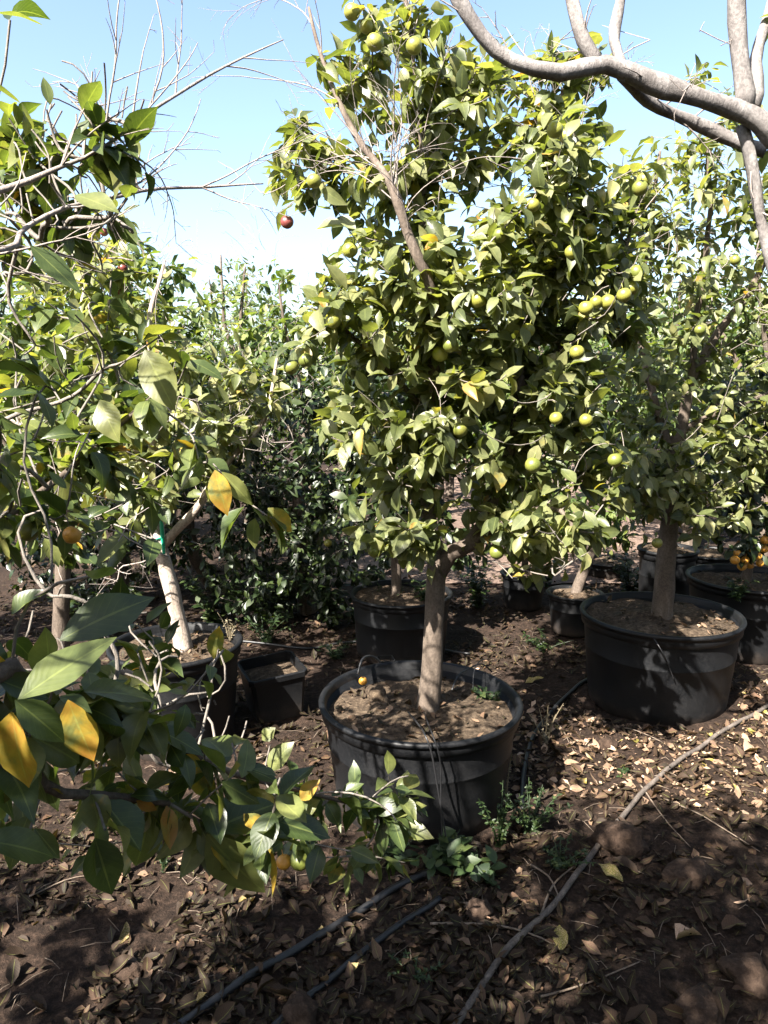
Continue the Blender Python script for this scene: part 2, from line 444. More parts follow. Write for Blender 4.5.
def add_fruit(root, base, pts):
    for (p, key, mat, r) in pts:
        me = fruit_mesh(key, mat, r)
        o = bpy.data.objects.new("fruit", me); COL.objects.link(o); o.parent = root
        o.location = tuple(np.asarray(p) - base); o.rotation_euler = (rnd.gauss(0, .3), rnd.gauss(0, .3), rnd.uniform(0, 6))
        s = rnd.uniform(.9, 1.1); o.scale = (s, s, s)

def make_tree(name, label, cat, trunk, limbs, targets, bare=(), leaf=None, bark=M_BARK, group=None, fruits=(), center=None,
              leafmat=M_LEAF, tpl=T_MED, tip=.0014, rmax=.016, twigmat=M_TWIG, extra_leaves=None, sides=5, limb_sides=9, bare_step=.05, dead=()):
    base = np.asarray(trunk[0][0], float)
    root = empty(name, base, label, cat, group)
    tp, tr = smooth_path(trunk[0], trunk[1], .05)
    bf = Buf(); tube(bf, tp - base, tr, 14, .16, seed=base[0]); mk("trunk", bf.verts(), bf.f, bark, root)
    seeds = [(tp, tr)]
    li_ = 0
    for lp, lr, *own in limbs:
        q, qr = smooth_path(lp, lr, .05)
        q = q + np.array([[mnoise.noise((p[0] * 5, p[1] * 5, p[2] * 5 + k)) * .012 for k in range(3)] for p in q])
        q[0] = lp[0]
        if limb_sides > 10:
            kn = [rnd.randrange(2, len(q)) for _ in range(max(2, len(q) // 7))]
            qr = qr * np.array([1 + .10 * mnoise.noise((i * .7, li_ * 3.1, 0)) + .16 * sum(math.exp(-((i - z) / .8) ** 2) for z in kn) for i in range(len(q))]); li_ += 1
        bf = Buf(); tube(bf, q - base, qr, limb_sides, .26 if limb_sides > 10 else .18, seed=q[0][0]); mk("limb", bf.verts(), bf.f, own[0] if own else bark, root)
        seeds.append((q, qr))
    # the lower half of the trunk carries no twigs
    k = int(len(tp) * .7); seeds[0] = (tp[k:], tr[k:])
    center = np.mean(np.array(targets), axis=0) if center is None else center
    targets = list(targets) + [np.asarray(f[0]) + np.array([0, 0, .045]) for f in fruits]
    X, par, ns, ends = grow(seeds, targets)
    r = radii(par, len(X), ns, tip, rmax=rmax)
    bf = Buf()
    for c in chains(par, r, ns, len(X)):
        rr = r[c].copy(); rr[0] = rr[1]
        tube(bf, soft(X[c] - base), rr, sides, 0, cap=False)
    n_live = len(bf.f)
    if len(bare):
        Xb, pb, nsb, eb = grow(seeds + [(X[max(0, e - 1):e + 1], [.002] * 2) for e in ends[::4]], list(bare), step=bare_step, jit=.012)
        rb = radii(pb, len(Xb), nsb, .0011, rmax=.009)
        for c in chains(pb, rb, nsb, len(Xb)):
            rr = rb[c].copy(); rr[0] = rr[1]
            tube(bf, soft(Xb[c] - base), rr, 4, 0, cap=False)
            for _ in range(rnd.randint(1, 3)):                      # short spurs
                i = rnd.randrange(1, len(c)); a = Xb[c[i]] - base
                dv = np.array([rnd.gauss(0, 1), rnd.gauss(0, 1), rnd.gauss(.5, .8)]); dv = dv / np.linalg.norm(dv) * rnd.uniform(.03, .11)
                mid = a + dv * .5 + np.array([rnd.gauss(0, .008) for _ in range(3)])
                tube(bf, [a, mid, a + dv], [.0011, .0009, .0006], 3, 0, cap=False)
    if dead:
        for (li, t0, t1, cnt, L, up) in dead:
            q = seeds[li][0]; qr = seeds[li][1]
            for _ in range(cnt):
                i = int(rnd.uniform(t0, t1) * (len(q) - 2)); tan = q[i + 1] - q[i]; tan /= np.linalg.norm(tan) + 1e-9
                a = np.array([rnd.gauss(0, 1) for _ in range(3)]); a -= tan * (a @ tan); a /= np.linalg.norm(a) + 1e-9
                shoot(bf, q[i] - base, tan * .8 + a * .7 + np.array([0, 0, up]), L * rnd.uniform(.4, 1.2), min(qr[i] * .7, .0023), 2)
    bw = mk("branchwork", bf.verts(), bf.f, twigmat, root); bw.data.materials.append(M_TWIG_BARE)
    bw.data.polygons.foreach_set("material_index", np.array([0] * n_live + [1] * (len(bf.f) - n_live), np.int32))
    lf = dict(per=7, spread=.8, lsz=.085, wr=.24, droop=.45, tone_pow=1.0, gap=True, back=.16); lf.update(leaf or {})
    arr = twig_leaves(X, par, ends, center=center, **lf)
    if extra_leaves is not None: arr = [np.concatenate([a, e]) for a, e in zip(arr, extra_leaves)]
    arr[0] = arr[0] - base
    v, f, uv, tn = leaf_batch(*arr[:7], arr[7], tpl=tpl, wave=.12)
    mk("crown", v, f, leafmat, root, uv=uv, tone=tn)
    add_fruit(root, base, fruits)
    return root

def copy_tree(o, parent=None):
    c = o.copy(); COL.objects.link(c)
    if parent: c.parent = parent
    for ch in list(o.children): copy_tree(ch, c)
    return c

# ------------------------------------------------------------------ ground
CL = [(*G(x, y)[:2], r, h) for x, y, r, h in [(60, 880, .28, .05), (250, 960, .22, .03), (690, 900, .3, .04), (470, 930, .25, .03), (640, 760, .35, .03), (740, 700, .3, .04)]]
def hgt(x, y):
    z = .030 * mnoise.noise((x * .9, y * .9, 3)) + .016 * mnoise.noise((x * 3.1, y * 3.1, 7))
    if abs(x) < 6 and -2 < y < 9:
        z += .011 * mnoise.noise((x * 9, y * 9, 1)) + .006 * mnoise.noise((x * 23, y * 23, 5)) + .0035 * mnoise.noise((x * 55, y * 55, 9))
    for cx, cy, r, h in CL:
        q = ((x - cx) ** 2 + (y - cy) ** 2) / (r * r)
        if q < 4: z += h * math.exp(-q * 1.5) * (.6 + .5 * mnoise.noise((x * 12, y * 12, 2)))
    return z - .01
def axis(a, b, fine, lo, hi):
    out = list(np.arange(a, b, fine)); s = fine; x = b
    while x < hi: out.append(x); s *= 1.35; x += s
    s = fine; x = a - fine; left = []
    while x > lo: left.append(x); s *= 1.35; x -= s
    return np.array(left[::-1] + out)
gx, gy = axis(-1.9, 2.3, .017, -300, 300), axis(.85, 5.2, .02, -60, 600)
nx, ny = len(gx), len(gy)
gv = [(x, y, hgt(x, y)) for y in gy for x in gx]
gf = [[j * nx + i, j * nx + i + 1, (j + 1) * nx + i + 1, (j + 1) * nx + i] for j in range(ny - 1) for i in range(nx - 1)]
tag(mk("ground", gv, gf, M_SOIL), "bare brown earth of the nursery yard strewn with dry leaves", "ground", kind="structure")

M_PATH = soil_mat("trodden_pale_earth", (.09, .064, .052), (.15, .11, .09), (.24, .18, .15))
pv = []; pn = 40
for j in range(70):
    y = 5.3 + j * .22
    for i in range(pn):
        t = i / (pn - 1) * 2 - 1; x = .20 * y - .1 + t * (1.15 + .04 * y + .25 * mnoise.noise((y * .8, 3 + (t > 0) * 5, 0)))
        pv.append((x, y, hgt(x, y) + .012 * (1 - abs(t) ** 6) - .004 * (abs(t) > .97)))
tag(mk("path", pv, [[j * pn + i, j * pn + i + 1, (j + 1) * pn + i + 1, (j + 1) * pn + i] for j in range(69) for i in range(pn - 1)], M_PATH), "pale trodden earth path running away between the trees", "path", kind="structure")
# ------------------------------------------------------------------ pots
POTS = []
def lathe(prof, sides=64, wob=.0, seed=0):
    V, Fc = [], []
    for i, (r, z) in enumerate(prof):
        for j in range(sides):
            a = 2 * math.pi * j / sides
            rr = r * (1 + wob * math.cos(2 * a + seed) + wob * .6 * math.cos(3 * a + seed * 2))
            V.append((rr * math.cos(a), rr * math.sin(a), z))
    for i in range(len(prof) - 1):
        for j in range(sides):
            k = (j + 1) % sides; Fc.append([i * sides + j, i * sides + k, (i + 1) * sides + k, (i + 1) * sides + j])
    return np.array(V), Fc
def litter_arrays(pts, size=(.02, .05), up=.8, tones=None):
    n = len(pts); a = rng.uniform(0, 2 * math.pi, n)
    D = np.stack([np.cos(a), np.sin(a), rng.normal(0, .22, n)], 1)
    N = np.stack([rng.normal(0, .35, n), rng.normal(0, .35, n), np.full(n, up)], 1)
    L = size[0] + (size[1] - size[0]) * rng.random(n) ** 1.8; W = L * rng.uniform(.16, .34, n)
    return [np.asarray(pts), D, N, L, W, rng.normal(-.05, .35, n), rng.uniform(-.1, .8, n), rng.beta(1.5, 1.9, n) * .95 if tones is None else tones]
def pot(loc, rt, h, label, mat=M_POT, rb=None, soil_drop=.05, wob=.010, litter=140, group="black nursery pots", tilt=(0, 0), weeds=0, lip=True):
    rb = rb or rt * .86; sd = rnd.uniform(0, 6)
    root = empty("nursery_pot", loc, label, "plant pot", group)
    root.rotation_euler = (tilt[0], tilt[1], rnd.uniform(0, 6))
    ro = lambda t: rb + (rt - rb) * t
    prof = [(0.01, .004), (rb * .95, .002), (rb, .012)] + [(ro(t), h * t) for t in (.15, .3, .45, .60, .615, .625, .64)]
    prof = [(r + (.003 if abs(z - h * .62) < h * .012 else 0), z) for r, z in prof]
    prof += [(ro(.82), h * .82), (ro(.87) - .002, h * .87)]
    prof += [(ro(.93) - .008, h * .93), (ro(.6) - .008, h * .6)]
    v, f = lathe(prof, 72, wob, sd); mk("body", v, f, mat, root)
    rim = [(ro(.86) + .001, h * .865), (rt + .006, h * .875), (rt + .007, h * .93), (rt + .006, h * .955), (rt + .014, h * .96), (rt + .017, h * .98), (rt + .013, h), (rt + .002, h * 1.003), (rt - .006, h * .985), (ro(.88) - .009, h * .86)]
    v, f = lathe(rim, 72, wob, sd); mk("rim", v, f, mat, root)
    zs = h - soil_drop; V, Fc = [], []; nr, ns = 14, 48
    rs = ro(zs / h) - .009
    hz = lambda x, y: zs + .022 * mnoise.noise((x * 7 + loc[0] * 9, y * 7, sd)) + .010 * mnoise.noise((x * 22, y * 22 + loc[0], sd)) + .02 * (1 - (x * x + y * y) / rs ** 2)
    for i in range(nr + 1):
        for j in range(ns):
            a = 2 * math.pi * j / ns; r_ = rs * (i + .02) / (nr + .02) * (1 + (wob * math.cos(2 * a + sd) + wob * .6 * math.cos(3 * a + sd * 2)))
            x, y = r_ * math.cos(a), r_ * math.sin(a); V.append((x, y, hz(x, y)))
    for i in range(nr):
        for j in range(ns):
            k = (j + 1) % ns; Fc.append([i * ns + j, i * ns + k, (i + 1) * ns + k, (i + 1) * ns + j])
    mk("soil", V, Fc, M_POTSOIL, root)
    if litter:
        pts = []
        while len(pts) < litter:
            x, y = rnd.uniform(-rs, rs), rnd.uniform(-rs, rs)
            if x * x + y * y < (rs * .93) ** 2: pts.append((x, y, hz(x, y) + rnd.uniform(.002, .012)))
        ar = litter_arrays(pts, (.014, .045)); v, f, uv, tn = leaf_batch(*ar[:7], ar[7], tpl=T_LOW)
        o = mk("dry_mulch", v, f, M_DRY, root, uv=uv, tone=tn); o["kind"] = "stuff"
    POTS.append((loc[0], loc[1], rt * 1.02))
    return root, zs, hz

def ground_at(x, y, dz=0): return np.array([x, y, hgt(x, y) + dz])
def pot_xy(px, d, rim_h): return (px - 384) / F
PA = P(420, 697, 2.43); PB = P(661, 612, 3.26); PC = P(176, 642, 2.88); PE = P(401, 592, 3.9); PI_ = P(748, 577, 3.95)
hA, hB, hC, hE, hI = PA[2], PB[2], PC[2], PE[2], PI_[2]
print("rim heights", hA, hB, hC, hE, hI)
pot((PA[0], PA[1], -.012), .335, hA + .012, "large round black pot holding the central fruit tree, pale scuff line round its side", soil_drop=.06, litter=190)
pot((PB[0], PB[1], -.012), .340, hB + .012, "large black pot standing by itself at the right, dusty at its foot", soil_drop=.035, rb=.30, litter=150)
pot((PC[0], PC[1], -.012), .25, hC + .012, "black pot at the left holding the tree with the whitish leaning trunk", soil_drop=.04, litter=140)
pot((PE[0], PE[1], -.012), .262, hE + .012, "shaded black pot directly behind the central pot, weeds down its side", mat=M_POT_DARK, soil_drop=.03, rb=.24, litter=40)
pot((PI_[0], PI_[1], -.012), .30, hI + .012, "black pot at the right edge under the bush with orange kumquats", mat=M_POT_DARK, soil_drop=.04, litter=60)
def far_pot(px, py_rim, d, r, h, label, mat=M_POT_DARK, rb=None):
    c = P(px, py_rim, d); pot((c[0], c[1], -.01), r, c[2] + .01 if h is None else h, label, mat=mat, soil_drop=.02, litter=24, rb=rb)
    return np.array([c[0], c[1], 0])
pF = far_pot(524, 572, 4.75, .14, None, "small black pot on the sunny strip, thin grey trunk rising from it")
pG = far_pot(575, 592, 4.25, .15, None, "small black pot left of the big right pot, slanting dark trunk in it")
pH = far_pot(668, 548, 4.55, .17, None, "tall black pot standing just behind the trunk of the right tree", M_POT, rb=.155)
far_pot(606, 560, 5.6, .19, None, "low black pot in the shade behind the slanting trunk")
far_pot(712, 552, 5.0, .2, None, "dark pot between the tall black pot and the kumquat bush")

# square tub leaning beside the left pot
def square_tub(c, w_, h, rot, tilt, label):
    root = empty("square_tub", c, label, "plant pot"); root.rotation_euler = (tilt[0], tilt[1], rot)
    def ring(s, z):
        b_ = s * .86; return [(x * s if abs(x) == 1 else x * b_, y * s if abs(y) == 1 else y * b_, z) for x, y in ((-1, -.86), (-.86, -1), (.86, -1), (1, -.86), (1, .86), (.86, 1), (-.86, 1), (-1, .86))]
    def rg(s, z): return [(x * s, y * s, z) for x, y in ((-1, -.86), (-.86, -1), (.86, -1), (1, -.86), (1, .86), (.86, 1), (-.86, 1), (-1, .86))]
    def shell(rs):
        V = [p for s, z in rs for p in rg(s, z)]; Fc = []
        for i in range(len(rs) - 1):
            for j in range(8):
                k = (j + 1) % 8; Fc.append([i * 8 + j, i * 8 + k, (i + 1) * 8 + k, (i + 1) * 8 + j])
        return V, Fc
    a, t = w_ / 2, w_ / 2 * .82
    v, f = shell([(.002, .003), (t * .97, 0), (t, .01), (a * .97, h * .9), (a * .93, h * .9), (t * .93, .02), (.002, .02)]); mk("body", v, f, M_POT, root, smooth=False)
    v, f = shell([(a * .972, h * .88), (a * 1.03, h * .885), (a * 1.04, h * .985), (a * 1.02, h), (a * .95, h), (a * .935, h * .88)]); mk("rim", v, f, M_POT, root, smooth=False)
    v, f = shell([(.002, h * .80), (a * .5, h * .81), (a * .925, h * .79)]); mk("soil", v, f, M_POTSOIL, root, smooth=False)
    POTS.append((c[0], c[1], w_ * .6))
cD = G(272, 720, 0); square_tub((cD[0], cD[1] + .10, -.005), .25, .22, .42, (R(2), R(-4)), "square black plastic tub beside the left pot, one face catching the sun")

# ------------------------------------------------------------------ sunlit places kept open
for x, y, r in [(590, 735, .08), (650, 762, .14), (690, 775, .15), (560, 705, .05), (745, 690, .18), (710, 740, .14), (640, 742, .10)]: sun_gap(G(x, y), r)
sun_gap(G(350, 915), .09); sun_gap(G(130, 880), .06); sun_gap(G(190, 905), .16); sun_gap(G(255, 830), .08); sun_gap(G(110, 960), .13); sun_gap(G(40, 900), .09); sun_gap(G(265, 890), .05)
for p in (P(430, 660, 2.40), P(428, 690, 2.40)): sun_gap(p, .06)
sun_gap(P(475, 705, 2.42), .10); sun_gap(P(450, 770, 2.10), .11); sun_gap(P(365, 770, 2.15), .08); sun_gap(P(655, 660, 2.95), .07); sun_gap(P(640, 690, 2.95), .05)
sun_gap(P(657, 543, 2.95), .05); sun_gap(P(180, 610, 2.85), .12); sun_gap(P(265, 695, 2.85), .14); sun_gap(G(300, 665), .12)

# ------------------------------------------------------------------ central tree
for x, y, d, q in [(380, 100, 2.4, .35), (300, 180, 2.5, .3), (550, 150, 2.3, .4), (580, 300, 2.2, .4), (470, 300, 2.1, .4), (360, 320, 2.1, .35), (400, 420, 2.1, .3), (500, 430, 2.1, .3), (650, 250, 3.0, .5), (560, 540, 2.2, .2), (410, 520, 2.2, .15), (140, 350, 2.8, .5), (230, 430, 2.8, .3), (275, 745, 1.35, .09), (400, 815, 1.52, .12), (305, 810, 1.42, .09), (300, 860, 1.42, .04), (50, 430, 1.5, .32), (150, 480, 1.5, .15), (160, 540, 2.8, .12), (70, 655, .70, .09), (30, 740, .70, .06), (85, 730, .85, .03), (175, 610, 2.85, .2), (430, 640, 2.4, .1), (150, 370, 1.2, .15), (110, 420, 1.15, .1), (250, 500, 1.3, .12)]:
    LIT_NEAR.append((P(x, y, d), q))
def fr(lst, d, key, mat, r): return [(P(x, y, d + rnd.uniform(-.08, .08)), key, mat, r) for x, y in lst]
tA = [P(428, 715, 2.43), P(430, 690, 2.43), P(433, 640, 2.44), P(436, 590, 2.45), P(437, 562, 2.45)]
limA = [
    ([P(437, 575, 2.45), P(450, 554, 2.44), P(470, 545, 2.42), P(492, 505, 2.40), P(512, 440, 2.42), P(524, 360, 2.46), P(545, 270, 2.5), P(560, 170, 2.52), P(562, 90, 2.55)], [.030, .029, .026, .022, .020, .016, .012, .009, .005]),
    ([P(436, 570, 2.45), P(430, 520, 2.47), P(426, 460, 2.48), P(436, 390, 2.36), P(432, 300, 2.18), P(408, 235, 2.14), P(388, 180, 2.16), P(355, 130, 2.25), P(328, 80, 2.35), P(310, 10, 2.45)], [.028, .026, .024, .021, .017, .014, .011, .009, .007, .004]),
    ([P(428, 330, 2.43), P(425, 220, 2.46), P(420, 120, 2.48), P(410, 30, 2.5), P(404, -30, 2.52)], [.014, .011, .008, .006, .004]),
    ([P(524, 380, 2.46), P(580, 330, 2.55), P(620, 270, 2.6), P(636, 210, 2.65)], [.012, .010, .008, .004]),
    ([P(470, 545, 2.42), P(510, 520, 2.33), P(545, 505, 2.27), P(570, 520, 2.2), P(575, 560, 2.15)], [.012, .010, .008, .006, .003]),
    ([P(430, 420, 2.46), P(390, 370, 2.38), P(345, 330, 2.3), P(318, 300, 2.28)], [.011, .009, .006, .004]),
]
tgA = (ell(383, 55, 40, 80, 2.48, .25, 30) + ell(300, 160, 45, 45, 2.6, .2, 26) + ell(395, 190, 70, 60, 2.48, .3, 42) + ell(550, 195, 82, 95, 2.52, .42, 135)
       + ell(545, 85, 75, 60, 2.55, .3, 34) + ell(455, 125, 48, 75, 2.6, .25, 34) + ell(485, 85, 50, 55, 2.55, .25, 26) + ell(435, 55, 35, 55, 2.5, .2, 18) + ell(590, 290, 62, 100, 2.55, .42, 120) + ell(485, 290, 90, 80, 2.42, .42, 115) + ell(370, 300, 72, 70, 2.4, .38, 78)
       + ell(390, 410, 75, 80, 2.42, .38, 85) + ell(490, 415, 80, 85, 2.42, .4, 95) + ell(570, 420, 60, 70, 2.45, .35, 60) + ell(545, 540, 60, 52, 2.25, .25, 60)
       + ell(400, 520, 62, 45, 2.3, .2, 34) + ell(515, 505, 40, 35, 2.4, .15, 14) + ell(440, 455, 70, 40, 2.35, .25, 30) + ell(590, 470, 45, 50, 2.35, .2, 22))
bareA = ell(270, 190, 40, 30, 2.55, .1, 6) + ell(420, 400, 60, 80, 2.3, .2, 14)
fA = (fr([(366, 26), (384, 62), (545, 118), (566, 136), (608, 302), (586, 308), (632, 288), (644, 180), (505, 288), (478, 300), (404, 302), (556, 418), (590, 230), (572, 252), (440, 354), (528, 330), (586, 420), (350, 250)], 2.2, 'yg', M_FR_YEL, .021)
      + fr([(314, 181), (333, 321), (392, 305), (486, 286), (487, 299), (596, 302), (624, 295), (577, 352), (533, 205), (555, 130), (375, 42), (414, 46), (352, 12)], 2.16, 'yg', M_FR_YEL, .023)
      + fr([(306, 360), (291, 367), (548, 409), (637, 272), (450, 345), (533, 465), (615, 460), (500, 235), (420, 475), (388, 300), (375, 620 - 70), (497, 552), (640, 188), (520, 300), (460, 430)], 2.18, 'gr', M_FR_GREEN, .023)
      + [(P(287, 222, 2.5), 'red', M_FR_RED, .021)])
make_tree("citrus_tree", "tallest potted citrus at the centre, bushy crown full of yellow green fruit, forked grey trunk", "tree",
          (tA, [.046, .040, .034, .032, .032]), limA, tgA, bareA, fruits=fA, leaf=dict(per=9, lsz=.070, wr=.26), center=P(470, 330, 2.5), bark=M_BARK, tpl=T_FINE, group="potted citrus trees", dead=[(1, .7, 1, 14, .4, .5), (2, .55, 1, 20, .4, .5), (3, .4, 1, 14, .4, .6), (4, .6, 1, 6, .3, .5)])

# ------------------------------------------------------------------ right tree
tB = [P(662, 622, 3.26), P(664, 590, 3.26), P(668, 540, 3.27), P(672, 480, 3.28), P(680, 430, 3.3)]
limB = [([P(680, 440, 3.3), P(692, 380, 3.32), P(720, 330, 3.34), P(755, 280, 3.36), P(790, 200, 3.4)], [.026, .022, .018, .014, .008]),
        ([P(676, 460, 3.29), P(655, 400, 3.35), P(640, 320, 3.4), P(650, 230, 3.45), P(660, 150, 3.5)], [.022, .018, .015, .011, .006]),
        ([P(690, 390, 3.32), P(700, 300, 3.2), P(710, 220, 3.2), P(705, 140, 3.2)], [.016, .013, .010, .006]),
        ([P(672, 480, 3.28), P(640, 455, 3.1), P(618, 440, 2.95)], [.014, .010, .006]),
        ([P(680, 430, 3.3), P(725, 410, 3.35), P(765, 395, 3.4), P(810, 380, 3.4)], [.016, .013, .010, .006])]
tgB = (ell(655, 400, 85, 85, 3.35, .5, 130) + ell(705, 250, 85, 110, 3.35, .5, 135) + ell(640, 230, 45, 90, 3.5, .4, 60) + ell(745, 420, 60, 80, 3.35, .45, 85)
       + ell(620, 475, 40, 40, 2.9, .2, 16) + ell(800, 280, 60, 130, 3.4, .5, 60) + ell(680, 480, 60, 45, 3.2, .35, 60) + ell(705, 185, 80, 70, 3.4, .4, 60) + ell(725, 100, 70, 45, 3.4, .3, 16) + ell(655, 500, 60, 38, 3.0, .2, 34) + ell(715, 505, 55, 40, 3.2, .25, 30))
bareB = ell(680, 180, 80, 100, 3.4, .4, 22) + ell(720, 300, 60, 80, 3.3, .4, 20)
fB = fr([(657, 543), (622, 490), (629, 499), (613, 461)], 2.95, 'yg', M_FR_YEL, .033) + fr([(700, 330), (655, 380), (735, 260)], 3.0, 'gr', M_FR_GREEN, .03)
make_tree("citrus_tree", "citrus tree in the big right pot, airy crown with blue sky showing through", "tree",
          (tB, [.052, .045, .04, .036, .030]), limB, tgB, bareB, fruits=fB, leaf=dict(per=6, lsz=.068, wr=.25), center=P(700, 330, 3.4), group="potted citrus trees")

# ------------------------------------------------------------------ left potted tree
tC = [P(184, 652, 2.88), P(181, 635, 2.88), P(173, 595, 2.88), P(161, 550, 2.88), P(154, 505, 2.88), P(148, 460, 2.9)]
limC = [([P(160, 548, 2.88), P(180, 525, 2.84), P(196, 508, 2.82), P(220, 470, 2.82), P(262, 420, 2.85), P(280, 350, 2.9)], [.022, .019, .017, .013, .009, .005]),
        ([P(150, 470, 2.9), P(120, 420, 2.95), P(90, 350, 3.0), P(85, 270, 3.0), P(95, 210, 3.0)], [.024, .019, .014, .010, .005]),
        ([P(149, 465, 2.9), P(160, 400, 2.85), P(150, 330, 2.8), P(165, 260, 2.85)], [.02, .015, .011, .005]),
        ([P(150, 470, 2.9), P(90, 450, 2.8), P(30, 430, 2.8), P(-40, 400, 2.8)], [.02, .015, .011, .005])]
tgC = ell(130, 400, 130, 110, 2.9, .45, 190) + ell(210, 410, 90, 75, 2.85, .3, 90) + ell(90, 280, 75, 80, 2.95, .4, 60) + ell(20, 430, 60, 110, 2.9, .4, 60) + ell(110, 495, 80, 35, 2.65, .2, 34)
bareC = ell(140, 430, 130, 90, 2.85, .4, 110) + ell(120, 280, 90, 90, 2.95, .4, 46) + ell(230, 440, 70, 60, 2.85, .3, 40) + ell(110, 560, 60, 50, 2.8, .3, 30)
fC = fr([(104, 232), (108, 262), (123, 268), (118, 290)], 2.9, 'redsm', M_FR_RED, .017)
make_tree("citrus_tree", "half bare citrus tree with a whitish leaning trunk in the left pot", "tree",
          (tC, [.040, .034, .031, .029, .026, .022]), limC, tgC, bareC, fruits=fC, leaf=dict(per=6, lsz=.070, wr=.24, tone_pow=.7), center=P(140, 400, 2.9), bark=M_BARK_PALE, group="potted citrus trees", bare_step=.045)
bf = Buf(); _c = P(163, 545, 2.80)
_p, _r = smooth_path([P(160, 508, 2.845), P(162, 530, 2.838), P(164, 554, 2.842)], [.006, .008, .006], .01); tube(bf, _p - _c, _r, 6)
ring = [P(157, 540, 2.88) + np.array([.036 * math.cos(a), .036 * math.sin(a), .014 * math.cos(a + .6)]) for a in np.linspace(0, 2 * math.pi, 22)]
tube(bf, np.array(ring) - _c, [.0028] * 22, 5)
tag(mk("plant_tie", bf.verts(), bf.f, M_TIE, loc=_c), "green plastic tie wound round the whitish leaning trunk", "plant tie")

# ------------------------------------------------------------------ near left tree (trunk outside the frame)
tL = [ground_at(-1.25, .30), np.array([-1.24, .31, .25]), np.array([-1.20, .33, .55]), np.array([-1.16, .36, .85])]
limL = [([tL[-1], np.array([-.95, .60, 1.05]), P(-60, 540, 1.15), P(30, 500, 1.35), P(110, 430, 1.5), P(170, 380, 1.55)], [.03, .018, .010, .007, .005, .003]),
        ([tL[-1], np.array([-1.0, .5, 1.4]), P(-40, 260, 1.1), P(30, 225, 1.3), P(120, 195, 1.5), P(200, 184, 1.65), P(262, 183, 1.72)], [.03, .012, .005, .0040, .0036, .0028, .0014], M_TWIG_BARE),
        ([np.array([-1.0, .5, 1.4]), P(-40, 200, 1.2), P(60, 165, 1.3), P(130, 125, 1.4), P(190, 85, 1.5), P(240, 60, 1.58), P(285, 40, 1.62)], [.02, .006, .0036, .0030, .0028, .002, .001], M_TWIG_BARE),
        ([tL[2], np.array([-.8, .55, .72]), P(-30, 690, .80), P(40, 700, .9), P(140, 715, 1.05), P(230, 770, 1.25), P(300, 790, 1.42), P(370, 810, 1.55)], [.024, .018, .013, .011, .009, .007, .005, .003]),
        ([np.array([-.8, .55, .72]), P(-30, 780, .78), P(60, 790, .9), P(170, 800, 1.0)], [.014, .010, .007, .004]),
        ([tL[-1], np.array([-1.15, .2, 1.3]), np.array([-1.0, .0, 1.8]), np.array([-.75, -.15, 2.2])], [.03, .024, .016, .007]),
        ([tL[-1], np.array([-1.3, .0, 1.2]), np.array([-1.5, -.4, 1.6]), np.array([-1.6, -.7, 2.0])], [.025, .02, .014, .006])]
tgL = (box(-30, 130, 110, 330, 1.25, 1.8, 95) + box(-20, 130, 330, 560, 1.2, 1.7, 40) + box(60, 160, 60, 150, 1.3, 1.45, 9) + box(-20, 60, 330, 560, .85, 1.3, 20) + box(30, 200, 330, 540, 1.25, 1.65, 30)
       + box(205, 285, 450, 520, 1.25, 1.4, 4) + box(-20, 130, 570, 740, .80, 1.05, 36) + box(120, 225, 640, 780, .95, 1.25, 34) + box(60, 250, 720, 800, 1.0, 1.25, 20) + box(0, 290, 765, 850, .95, 1.3, 26) + box(110, 235, 610, 720, 1.1, 1.4, 24)
       + box(270, 420, 770, 870, 1.36, 1.62, 30) + [P(270, 745, 1.35), P(330, 790, 1.45), P(405, 800, 1.6), P(205, 830, 1.05), P(105, 830, .85), P(30, 830, .8), P(150, 350, 1.2)]
       + [P(10, 20, 1.0), P(0, 100, 1.0)] + box(-10, 120, 120, 340, 1.3, 1.6, 14) + box(60, 150, 60, 200, 1.38, 1.55, 20) + box(0, 145, 95, 270, 1.3, 1.7, 85) + box(-10, 110, 300, 470, 1.3, 1.6, 22))
def offscreen(p):
    q = proj(p)
    if np.linalg.norm(p - np.array([0, 0, H])) < .42: return False
    return q is None or p[1] < .05 or q[0] < -90 or q[1] < -120
tgL += [p for p in ball((-1.0, -.1, 1.8), (1.0, .85, .8), 900) + ball((-.55, -.3, 2.35), (1.3, .85, .55), 900) if offscreen(p)]  # unseen part of the crown, filled out densely to shade the near ground
bareL = box(20, 180, 400, 560, 1.2, 1.5, 10)
fL = fr([(72, 535), (283, 862)], 1.25, 'or', M_FR_ORANGE, .016) + fr([(298, 862), (28, 530)], 1.3, 'grn', M_FR_GREEN, .018)
fL[1] = (P(284, 862, 1.42), 'or', M_FR_ORANGE, .017); fL[2] = (P(300, 860, 1.42), 'grn', M_FR_GREEN, .02)
def big(lst):
    """single large leaves of the near boughs: tip-to-base pixels, distance, tone"""
    o = [[] for _ in range(8)]
    for (x0, y0, x1, y1, d0, d1, wr, tone, nz) in lst:
        a, b_ = P(x0, y0, d0), P(x1, y1, d1); L = np.linalg.norm(b_ - a)
        for k, v in enumerate((a, b_ - a, np.array(nz), L * 1.05, L * wr, rnd.uniform(.05, .2), rnd.uniform(.1, .3), tone)): o[k].append(v)
    return [np.array(z, float) for z in o]
U = (-.3, -.6, .8)
